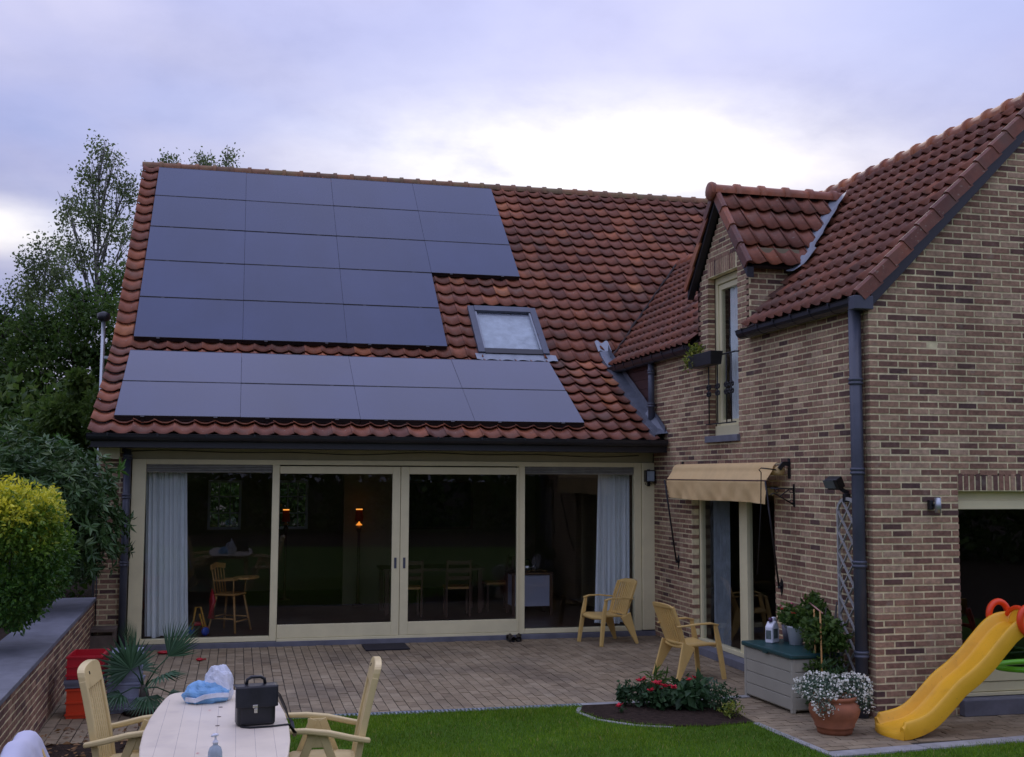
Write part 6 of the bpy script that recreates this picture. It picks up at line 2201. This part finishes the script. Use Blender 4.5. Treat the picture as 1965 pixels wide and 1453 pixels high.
bed_plant('bedding_plant', 'dense mid-green fine-leaved plant beside the paved path', -1.34, -5.45, 0.16, 0.27, 420, M['leaf_bed'], 0.04, 0.5)
bed_plant('bedding_plant', 'low straggly yellow-green plant at the tip of the bed by the path', -1.37, -5.72, 0.14, 0.15, 220, M['leaf_yellow'], 0.04, 0.4)
bed_plant('bedding_plant', 'tiny orange-flowered seedling on the bare soil of the bed', -2.35, -5.30, 0.04, 0.06, 24, M['leaf_bed'], 0.03, 0.5, 1)

# ------------------------------------------------------------------ fan palm
pm = thing('fan_palm', 'small fan palm with stiff pleated leaves beside the crates', 'palm', (-6.96, -4.28, -0.004))
MB().sweep([(0, 0, 0), (0.01, 0, 0.12), (0.0, 0, 0.28)], [0.05, 0.06, 0.03], seg=9).build('trunk', M['bark'], pm)


def fan(base, tip, length, spread, droop, normal):
    """one fan leaf: stalk from base to tip, then pointed fingers fanning out"""
    base, tip = Vector(base), Vector(tip)
    mb = MB()
    mb.sweep([base, base.lerp(tip, 0.5) + Vector((0, 0, 0.03)), tip], [0.009, 0.007, 0.006], seg=5, tint=0.5)
    ax = (tip - base).normalized()
    nrm = Vector(normal).normalized()
    sd = ax.cross(nrm).normalized()
    nrm = sd.cross(ax).normalized()
    nf = 22
    for k in range(nf):
        a = (k / (nf - 1) - 0.5) * spread
        d = ax * math.cos(a) + sd * math.sin(a)
        L = length * (1 - 0.22 * abs(a) / (spread / 2)) * random.uniform(0.92, 1.05)
        s2 = d.cross(nrm).normalized()
        z = 0.008 * (1 if k % 2 else -1)
        p0, p1 = tip, tip + d * L * 0.45 + nrm * z
        p2 = tip + d * L + Vector((0, 0, -droop * L))
        w = L * 0.45 * spread / nf * 0.85
        mb.add([p0, p1 + s2 * w + nrm * -0.006, p2, p1, p1 - s2 * w - nrm * 0.006], [(0, 1, 2, 3), (0, 3, 2, 4)], random.uniform(0.2, 0.9))
    mb.build('leaf', M['leaf_palm'], pm)


B0 = (0, 0, 0.25)
fan(B0, (-0.12, -0.05, 0.44), 0.40, 3.4, 0.02, (0.3, -0.9, 0.3))
fan(B0, (0.22, 0.05, 0.54), 0.42, 1.9, -0.05, (-0.4, -0.8, 0.4))
fan(B0, (-0.10, 0.05, 0.58), 0.38, 0.7, 0.0, (0.3, -0.8, 0.1))
fan(B0, (0.16, -0.12, 0.36), 0.36, 3.2, 0.35, (0.2, -0.2, 1))
fan(B0, (-0.20, -0.10, 0.22), 0.30, 3.2, 0.30, (-0.2, -0.3, 1))
fan(B0, (0.05, -0.18, 0.20), 0.28, 3.2, 0.40, (0, -0.4, 1))
fan(B0, (-0.05, 0.15, 0.40), 0.30, 3.2, 0.2, (0, 0.3, 1))
fan(B0, (0.25, -0.02, 0.20), 0.26, 3.0, 0.35, (0.4, -0.2, 1))
MB().lathe([(0, 0), (0.16, 0.0), (0.2, 0.02), (0.0, 0.05)], (0, 0, -0.001), 12).build('root_mound', M['soil'], pm)
# dry leaves on the soil by the table
n = 1500
pts = np.stack([RNG.uniform(-8.2, -6.0, n), RNG.uniform(-10.6, -4.9, n), np.full(n, 0.002)], 1)
o = leaf_cloud('dry_leaves', pts, 0.06, M['dry_leaf'], None, flat=0.75, kind='stuff')
tag(o, 'fallen brown leaves littering the bare soil beside the table', 'leaves')

# ------------------------------------------------------------------ raised bed: brick planter wall with stone coping
pwall = thing('planter_wall', 'low brick planter wall with grey stone coping below the bushes', 'wall', (0, 0, 0))
PA, PB, PZ = Vector((-7.93, 0.0, 0)), Vector((-7.745, -8.6, 0)), 0.66
pd = (PB - PA).normalized()
plen = (PB - PA).length
pn = Vector((pd.y, -pd.x, 0))                       # into the bed
if pn.x > 0:
    pn = -pn
prot = Matrix.Identity(4)
for i in range(3):
    prot[i][0], prot[i][1], prot[i][2] = pd[i], pn[i], (0, 0, 1)[i]
mb = MB()
mb.add([tuple(PA + pd * u + pn * w + Vector((0, 0, z))) for u in (0, plen) for w in (0.0, 0.2) for z in (-0.04, PZ)], BOXF)
face = mb.build('wall_core', M['mortar'], pwall)
pb_, PH = [], 0.0665
for r in range(10):
    o_ = BL / 2 if r % 2 else 0
    u = -o_
    while u < plen:
        a, b = max(0.0, u), min(plen, u + BL - JT)
        if b - a > 0.04:
            p = PA + pd * ((a + b) / 2) + Vector((0, 0, (r + 0.5) * PH - 0.004))
            pb_.append((p, b - a))
        u += BL


def pb_score(b):
    q = cam_px(b[0])
    if q is None or not (0 < q[0] < IMW and 0 < q[1] < IMH) or b[1] < 0.19:
        return -1e9
    return -q[2]


def pb_mat(b):
    return Matrix.Translation(b[0]) @ prot @ Matrix.Translation((random.gauss(0, .001), random.gauss(0, 0.0015), random.gauss(0, .001))) @ Euler((random.gauss(0, .006), 0, random.gauss(0, .005))).to_matrix().to_4x4() @ Matrix.Diagonal((b[1] / (BL - JT), 1, 1, 1))


best, rest = split_best(pb_, pb_score, 200)
for b in best:
    o = part_copies('brick', BRICK[random.randrange(2, 17)], pwall)
    o.matrix_local = pb_mat(b)
stamp('brickwork', box_verts((BL - JT, 0.10, BH - JT), (0, 0.0455, 0)), BOXF, [pb_mat(b) for b in rest], [random.uniform(0.05, 0.65) for b in rest], M['brick'], pwall)
n = 10
for k in range(n):
    a, b = plen * k / n + 0.003, plen * (k + 1) / n - 0.003
    mb = MB().add([tuple(PA + pd * u + pn * w + Vector((0, 0, z))) for u in (a, b) for w in (-0.03, 0.50) for z in (PZ + 0.002, PZ + 0.048)], BOXF)
    mb.build('coping_stone', M['stone'], pwall, None, 0.005)
structure('planter_soil', MB().add([tuple(PA + pd * u + pn * w + Vector((0, 0, z))) for u in (-0.3, plen) for w in (0.2, 6.0) for z in (-0.04, PZ - 0.02)], BOXF), M['soil'])


# ------------------------------------------------------------------ bushes and trees
def px_pt(x, y, Y):
    d = _fw + _rt * ((x - IMW / 2) / FPX) - _up * ((y - IMH / 2) / FPX)
    return CAM_POS + d * ((Y - CAM_POS.y) / d.y)


def shell_pts(n, blobs, shell=0.55):
    w = np.array([b[1][0] * b[1][1] + b[1][1] * b[1][2] + b[1][0] * b[1][2] for b in blobs])
    ks = RNG.choice(len(blobs), n, p=w / w.sum())
    c = np.array([b[0] for b in blobs])[ks]
    r = np.array([b[1] for b in blobs])[ks]
    d = RNG.normal(0, 1, (n, 3))
    d /= np.linalg.norm(d, axis=1)[:, None]
    # lumpy outline, leaves mostly near the surface
    lump = 1 + 0.16 * np.sin(d[:, 0] * 7 + ks) * np.cos(d[:, 2] * 6 + ks * 2) + 0.10 * np.sin(d[:, 1] * 13 + ks)
    rr = (shell + (1 - shell) * RNG.uniform(0, 1, n) ** 0.6) * lump
    return c + d * rr[:, None] * r, d


def stems(t, base, blobs, mat, r0, name='branch'):
    for c, r in blobs:
        b, c = Vector(base), Vector(c)
        mid = b.lerp(c, 0.55) + Vector((random.uniform(-.1, .1), random.uniform(-.1, .1), 0.05))
        MB().sweep([b, mid, c], [r0, r0 * 0.7, r0 * 0.3], seg=6).build(name, mat, t)


# rhododendron: whorls of long leathery leaves
rh = thing('rhododendron_bush', 'large dark rhododendron with leathery leaves at the house corner', 'bush', (-8.45, -1.35, 0.78))
blobs = [((0.0, 0.0, 1.25), (0.85, 0.8, 0.72)), ((0.35, 0.35, 1.15), (0.60, 0.6, 0.72)), ((-0.65, 0.1, 1.38), (0.85, 0.8, 0.75)), ((0.35, -0.15, 0.75), (0.55, 0.6, 0.5)), ((-0.2, -0.6, 1.0), (0.7, 0.6, 0.6)), ((-1.5, 0.2, 1.15), (0.8, 0.8, 0.8)), ((0.42, 0.45, 0.6), (0.45, 0.45, 0.35))]


def whorls(n, blobs, per, size, shell, mat, parent, name='foliage', tint_hi=0.55):
    c, d = shell_pts(n, blobs, shell)
    P, S, T, D = [], [], [], []
    for i in range(n):
        ax = Vector(d[i]) + Vector((0, 0, 0.55))
        ax.normalize()
        q = ax.orthogonal().normalized()
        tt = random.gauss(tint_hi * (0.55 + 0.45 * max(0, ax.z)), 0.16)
        for k in range(per):
            a = 2 * math.pi * k / per + random.random() * 0.5
            v = Matrix.Rotation(a, 3, ax) @ q
            P.append(c[i])
            D.append(tuple(v * 1.0 + ax * random.uniform(0.05, 0.5)))
            T.append(tt + random.gauss(0, 0.1))
    P, D = np.array(P), np.array(D)
    return leaf_cloud(name, P, size, mat, parent, tint=np.array(T), aspect=0.30, nrm=D * 3.0)


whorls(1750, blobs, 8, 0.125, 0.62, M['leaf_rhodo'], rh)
stems(rh, (0.0, 0.0, 0.0), blobs, M['bark'], 0.03)
whorls(9, [((0.16, 0.35, 1.92), (0.16, 0.16, 0.10))], 8, 0.14, 0.3, M['leaf_bright'], rh, 'young_shoot')
whorls(6, [((-0.55, 0.2, 2.02), (0.16, 0.16, 0.08))], 8, 0.14, 0.3, M['leaf_bright'], rh, 'young_shoot')
whorls(2, [((0.86, 0.62, 1.62), (0.02, 0.02, 0.03))], 7, 0.13, 0.3, M['leaf_bright'], rh, 'young_shoot')
whorls(3, [((0.98, 0.45, 1.03), (0.10, 0.06, 0.06))], 8, 0.12, 0.3, M['leaf_rhodo'], rh, 'young_shoot')
whorls(3, [((0.98, 0.40, 0.62), (0.10, 0.06, 0.06))], 8, 0.12, 0.3, M['leaf_rhodo'], rh, 'young_shoot')


def tree(name, label, x, y, h, mat_leaf, mat_bark, blobs, n, size, r0, droop=0.0, shell=0.15, clump=60, group='trees beyond the house', base_z=-0.05, lean=0.0):
    """trunk, limbs out to each foliage mass, leaves gathered in hanging sprays"""
    t = thing(name, label, 'tree', (x, y, base_z), 0, group)
    tp_ = [(0, 0, 0), (lean * 0.3, 0.05, h * 0.3), (lean * 0.6, -0.05, h * 0.6), (lean, 0, h * 0.97)]
    MB().sweep(tp_, [r0, r0 * 0.75, r0 * 0.45, r0 * 0.08], seg=9).build('trunk', mat_bark, t)
    lm = MB()
    tw = []
    for c, r in blobs:
        c = Vector(c)
        zb = max(0.15 * h, c.z - 0.16 * h - 0.5 * math.hypot(c.x, c.y))
        f_ = zb / h
        b = Vector((lean * f_, 0, zb))
        mid = b.lerp(c, 0.5) + Vector((0, 0, 0.08 * (c - b).length))
        lm.sweep([b, mid, c], [r0 * 0.34 * (1 - 0.5 * f_), r0 * 0.22 * (1 - 0.5 * f_), r0 * 0.06], seg=5)
        for k in range(5):
            q = c + Vector((random.gauss(0, r[0] * 0.55), random.gauss(0, r[1] * 0.55), random.gauss(0.1, r[2] * 0.55)))
            lm.sweep([b.lerp(c, 0.55), mid.lerp(q, 0.55), q], [r0 * 0.12, r0 * 0.08, 0.006], seg=4)
            tw.append(q)
    lm.build('limb', mat_bark, t)
    # sprays
    w = np.array([b[1][0] * b[1][1] * b[1][2] for b in blobs]) ** 0.75
    nc = max(1, n // clump)
    ks = RNG.choice(len(blobs), nc, p=w / w.sum())
    P, T = [], []
    for k in ks:
        c, r = np.array(blobs[k][0]), np.array(blobs[k][1])
        d = RNG.normal(0, 1, 3)
        d /= np.linalg.norm(d)
        o_ = c + d * r * (shell + (1 - shell) * RNG.uniform() ** 0.5)
        s_ = 0.11 * r.mean() + 0.10
        q = RNG.normal(0, 1, (clump, 3)) * np.array([s_, s_, s_ * 0.7])
        if droop:
            u = RNG.uniform(0, 1, clump)
            q[:, 2] -= u * droop
            q[:, :2] *= (1 - 0.4 * u)[:, None]
        P.append(o_ + q)
        T.append(np.full(clump, RNG.normal(0.5, 0.2)) + RNG.normal(0, 0.15, clump))
    leaf_cloud('crown', np.concatenate(P), size, mat_leaf, t, tint=np.concatenate(T), aspect=0.6)
    return t


def px_blobs(base, Y, lst):
    """foliage masses given as (x, y, rx, ry) measured on the photograph, set at depth Y"""
    out = []
    for x, y, rx, ry in lst:
        p = px_pt(x, y, Y)
        sc = (p - CAM_POS).dot(_fw) / FPX
        dy = random.uniform(-0.6, 0.6)
        out.append(((p.x - base[0], p.y + dy - base[1], p.z - base[2]), (rx * sc, max(0.4, 0.8 * rx * sc), ry * sc)))
    return out


# clipped bush in front of it
pr = thing('privet_bush', 'clipped rounded bush, yellow leaves on top and green below, overhanging the planter wall', 'bush', (-8.45, -4.6, 0.64))
blobs = px_blobs((-8.45, -4.6, 0.64), -4.6, [(50, 995, 66, 66), (15, 980, 60, 54), (98, 985, 28, 30), (100, 1040, 30, 60), (88, 1100, 38, 40), (62, 1075, 60, 70), (30, 1135, 66, 60), (45, 1060, 78, 60), (-40, 1040, 80, 110), (88, 985, 34, 46), (70, 1130, 42, 40), (-30, 960, 60, 50), (20, 1165, 60, 40), (-20, 1130, 60, 60)])
pts, dd = shell_pts(25000, blobs, 0.42)
# loose sprigs breaking the outline
q = pts[RNG.integers(0, len(pts), 420)]
qd = RNG.normal(0, 0.25, (420, 3)) + np.array([0.1, -0.1, 0.8])
sp = (q[:, None, :] + qd[:, None, :] * (np.arange(14)[None, :, None] / 14.0) * RNG.uniform(0.08, 0.22, 420)[:, None, None] + RNG.normal(0, 0.012, (420, 14, 3))).reshape(-1, 3)
dd = np.concatenate([dd, RNG.normal(0, 0.7, sp.shape)])
pts = np.concatenate([pts, sp])
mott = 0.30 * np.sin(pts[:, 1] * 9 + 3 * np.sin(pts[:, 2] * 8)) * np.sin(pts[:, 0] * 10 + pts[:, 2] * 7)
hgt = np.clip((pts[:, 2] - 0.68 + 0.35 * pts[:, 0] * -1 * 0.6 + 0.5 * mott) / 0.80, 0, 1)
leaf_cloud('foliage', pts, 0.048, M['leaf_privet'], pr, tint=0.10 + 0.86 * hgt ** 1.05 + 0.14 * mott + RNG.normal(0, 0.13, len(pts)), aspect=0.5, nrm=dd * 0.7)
stems(pr, (0, 0, 0.0), blobs[:4], M['bark'], 0.018)
Y1 = 15.0
b1 = (px_pt(180, 700, Y1).x, Y1, -0.05)
tree('birch_tree', 'tall airy birch with slender pale trunk rising past the roof verge', b1[0], Y1, px_pt(185, 275, Y1).z, M['leaf_birch'], M['birch'],
     px_blobs(b1, Y1, [(192, 292, 20, 22), (172, 322, 26, 20), (220, 300, 24, 20), (205, 345, 45, 22), (160, 372, 40, 24), (235, 380, 34, 26), (180, 410, 46, 24), (118, 390, 16, 22), (122, 440, 20, 34), (150, 470, 30, 24), (215, 440, 42, 28), (250, 350, 16, 28), (250, 430, 22, 40), (120, 500, 26, 26), (200, 500, 50, 26)]), 5600, 0.085, 0.13, 0.30, 0.40, 26)
b2 = (px_pt(80, 700, 13.0).x, 13.0, -0.05)
tree('birch_tree', 'slighter birch with thin feathery crown left of the tall birch', b2[0], 13.0, px_pt(90, 440, 13.0).z, M['leaf_birch'], M['birch'],
     px_blobs(b2, 13.0, [(95, 470, 24, 24), (62, 500, 22, 28), (120, 510, 26, 26), (85, 530, 40, 26), (45, 560, 34, 30), (100, 570, 50, 30)]), 3400, 0.08, 0.09, 0.3, 0.3, 20)
b3 = (px_pt(150, 800, 11.0).x, 11.0, -0.05)
tree('broadleaf_tree', 'dense dark tree filling the gap between the verge and the birches', b3[0], 11.0, 5.4, M['leaf_dark'], M['bark'],
     px_blobs(b3, 11.0, [(150, 560, 40, 30), (222, 540, 26, 46), (110, 610, 55, 36), (185, 610, 60, 46), (60, 640, 60, 42), (140, 680, 70, 46), (215, 690, 40, 50), (40, 710, 60, 46), (110, 750, 70, 50), (190, 770, 60, 46), (25, 780, 50, 50)]), 19000, 0.10, 0.16, 0.20, 0.10, 44)
b4 = (px_pt(-40, 800, 12.0).x, 12.0, -0.05)
tree('broadleaf_tree', 'grey-green bushy tree at the edge of the garden behind the rhododendron', b4[0], 12.0, 5.0, M['leaf_dark'], M['bark'],
     px_blobs(b4, 12.0, [(5, 600, 40, 30), (40, 610, 30, 26), (-50, 590, 60, 40), (0, 660, 60, 40), (-60, 680, 60, 50), (-30, 740, 70, 60), (40, 760, 60, 50), (20, 820, 70, 50), (80, 800, 50, 50)]), 16000, 0.10, 0.14, 0.15, 0.05, 50)
b5 = (px_pt(320, 800, 19.0).x, 19.0, -0.05)
tree('birch_tree', 'birch behind the house, only its tip showing over the ridge near the verge', b5[0], 19.0, px_pt(322, 305, 19.0).z, M['leaf_birch'], M['birch'],
     px_blobs(b5, 19.0, [(303, 315, 12, 13), (325, 312, 16, 13), (318, 340, 40, 26), (330, 380, 50, 30)]), 2200, 0.09, 0.12, 0.3, 0.3, 20)
b6 = (px_pt(415, 800, 20.0).x, 20.0, -0.05)
tree('birch_tree', 'birch behind the house with a forked tip above the ridge', b6[0], 20.0, px_pt(440, 285, 20.0).z, M['leaf_birch'], M['birch'],
     px_blobs(b6, 20.0, [(392, 305, 16, 18), (440, 300, 14, 20), (412, 318, 30, 16), (380, 326, 22, 12), (410, 350, 60, 26)]), 2800, 0.09, 0.12, 0.3, 0.3, 20)
# shrubs filling the garden behind and an unseen hedge added behind the viewer to darken the glass reflections
o0 = (-9.6, 5.0, 0.0)
bl = px_blobs(o0, 5.0, [(158, 765, 34, 36), (120, 800, 40, 36), (190, 800, 24, 50), (100, 840, 50, 50), (190, 860, 30, 60), (150, 730, 20, 20)])
ps, d_ = shell_pts(7000, bl, 0.3)
o = leaf_cloud('laurel_bush', ps, 0.12, M['leaf_dark'], None, aspect=0.5, nrm=d_ * 0.6, tint=RNG.normal(0.72, 0.2, len(ps)))
o.location = o0
tag(o, 'bright green laurel bush behind the rhododendron at the foot of the trees', 'bush')
pts, dd = shell_pts(26000, [((-14.0, 9.0, 1.6), (3.4, 2.0, 2.2)), ((-11.0, 7.0, 1.2), (1.9, 2.0, 2.2)), ((-17.0, 14.0, 3.0), (3.5, 3.0, 3.6)), ((-10.2, 3.0, 1.2), (1.3, 2.6, 1.7)), ((-10.6, 5.5, 2.0), (1.7, 1.6, 2.2)), ((-13.0, 6.5, 2.2), (2.4, 1.6, 2.4)), ((-9.6, 8.0, 2.0), (1.3, 1.5, 2.3)), ((-12.5, 16.0, 2.6), (3.0, 2.0, 3.0))], 0.6)
o = leaf_cloud('shrubbery', pts, 0.17, M['leaf_dark'], None, aspect=0.55, nrm=dd * 0.6, kind='stuff')
tag(o, 'dark mass of shrubs growing between the planter and the trees', 'shrubbery')
bl = []
for k in range(16):
    a = R(-200 + k * 14)
    bl.append(((-4 + 22 * math.cos(a) * 1.1, -18 + 15 * math.sin(a), 1.4 + random.uniform(0, 0.4)), (3.4, 2.4, 2.5 + random.uniform(0, 0.5))))
bl = [b for b in bl if b[0][1] < -16]
pts, dd = shell_pts(42000, bl, 0.35)
o = leaf_cloud('reflection_hedge', pts, 0.34, M['leaf_dark'], None, aspect=0.6, nrm=dd * 0.6, kind='stuff')
tag(o, 'unseen dark hedge added behind the viewer for the window reflections', 'hedge')
pts, dd = shell_pts(16000, [((-7.0, 15.5, 1.6), (3.0, 1.0, 2.0)), ((-3.0, 15.8, 1.6), (3.0, 1.0, 2.2))], 0.3)
o = leaf_cloud('hedge', pts, 0.22, M['leaf_dark'], None, aspect=0.6, nrm=dd * 0.6, kind='stuff')
tag(o, 'dark hedge behind the house seen through the small back windows', 'hedge')
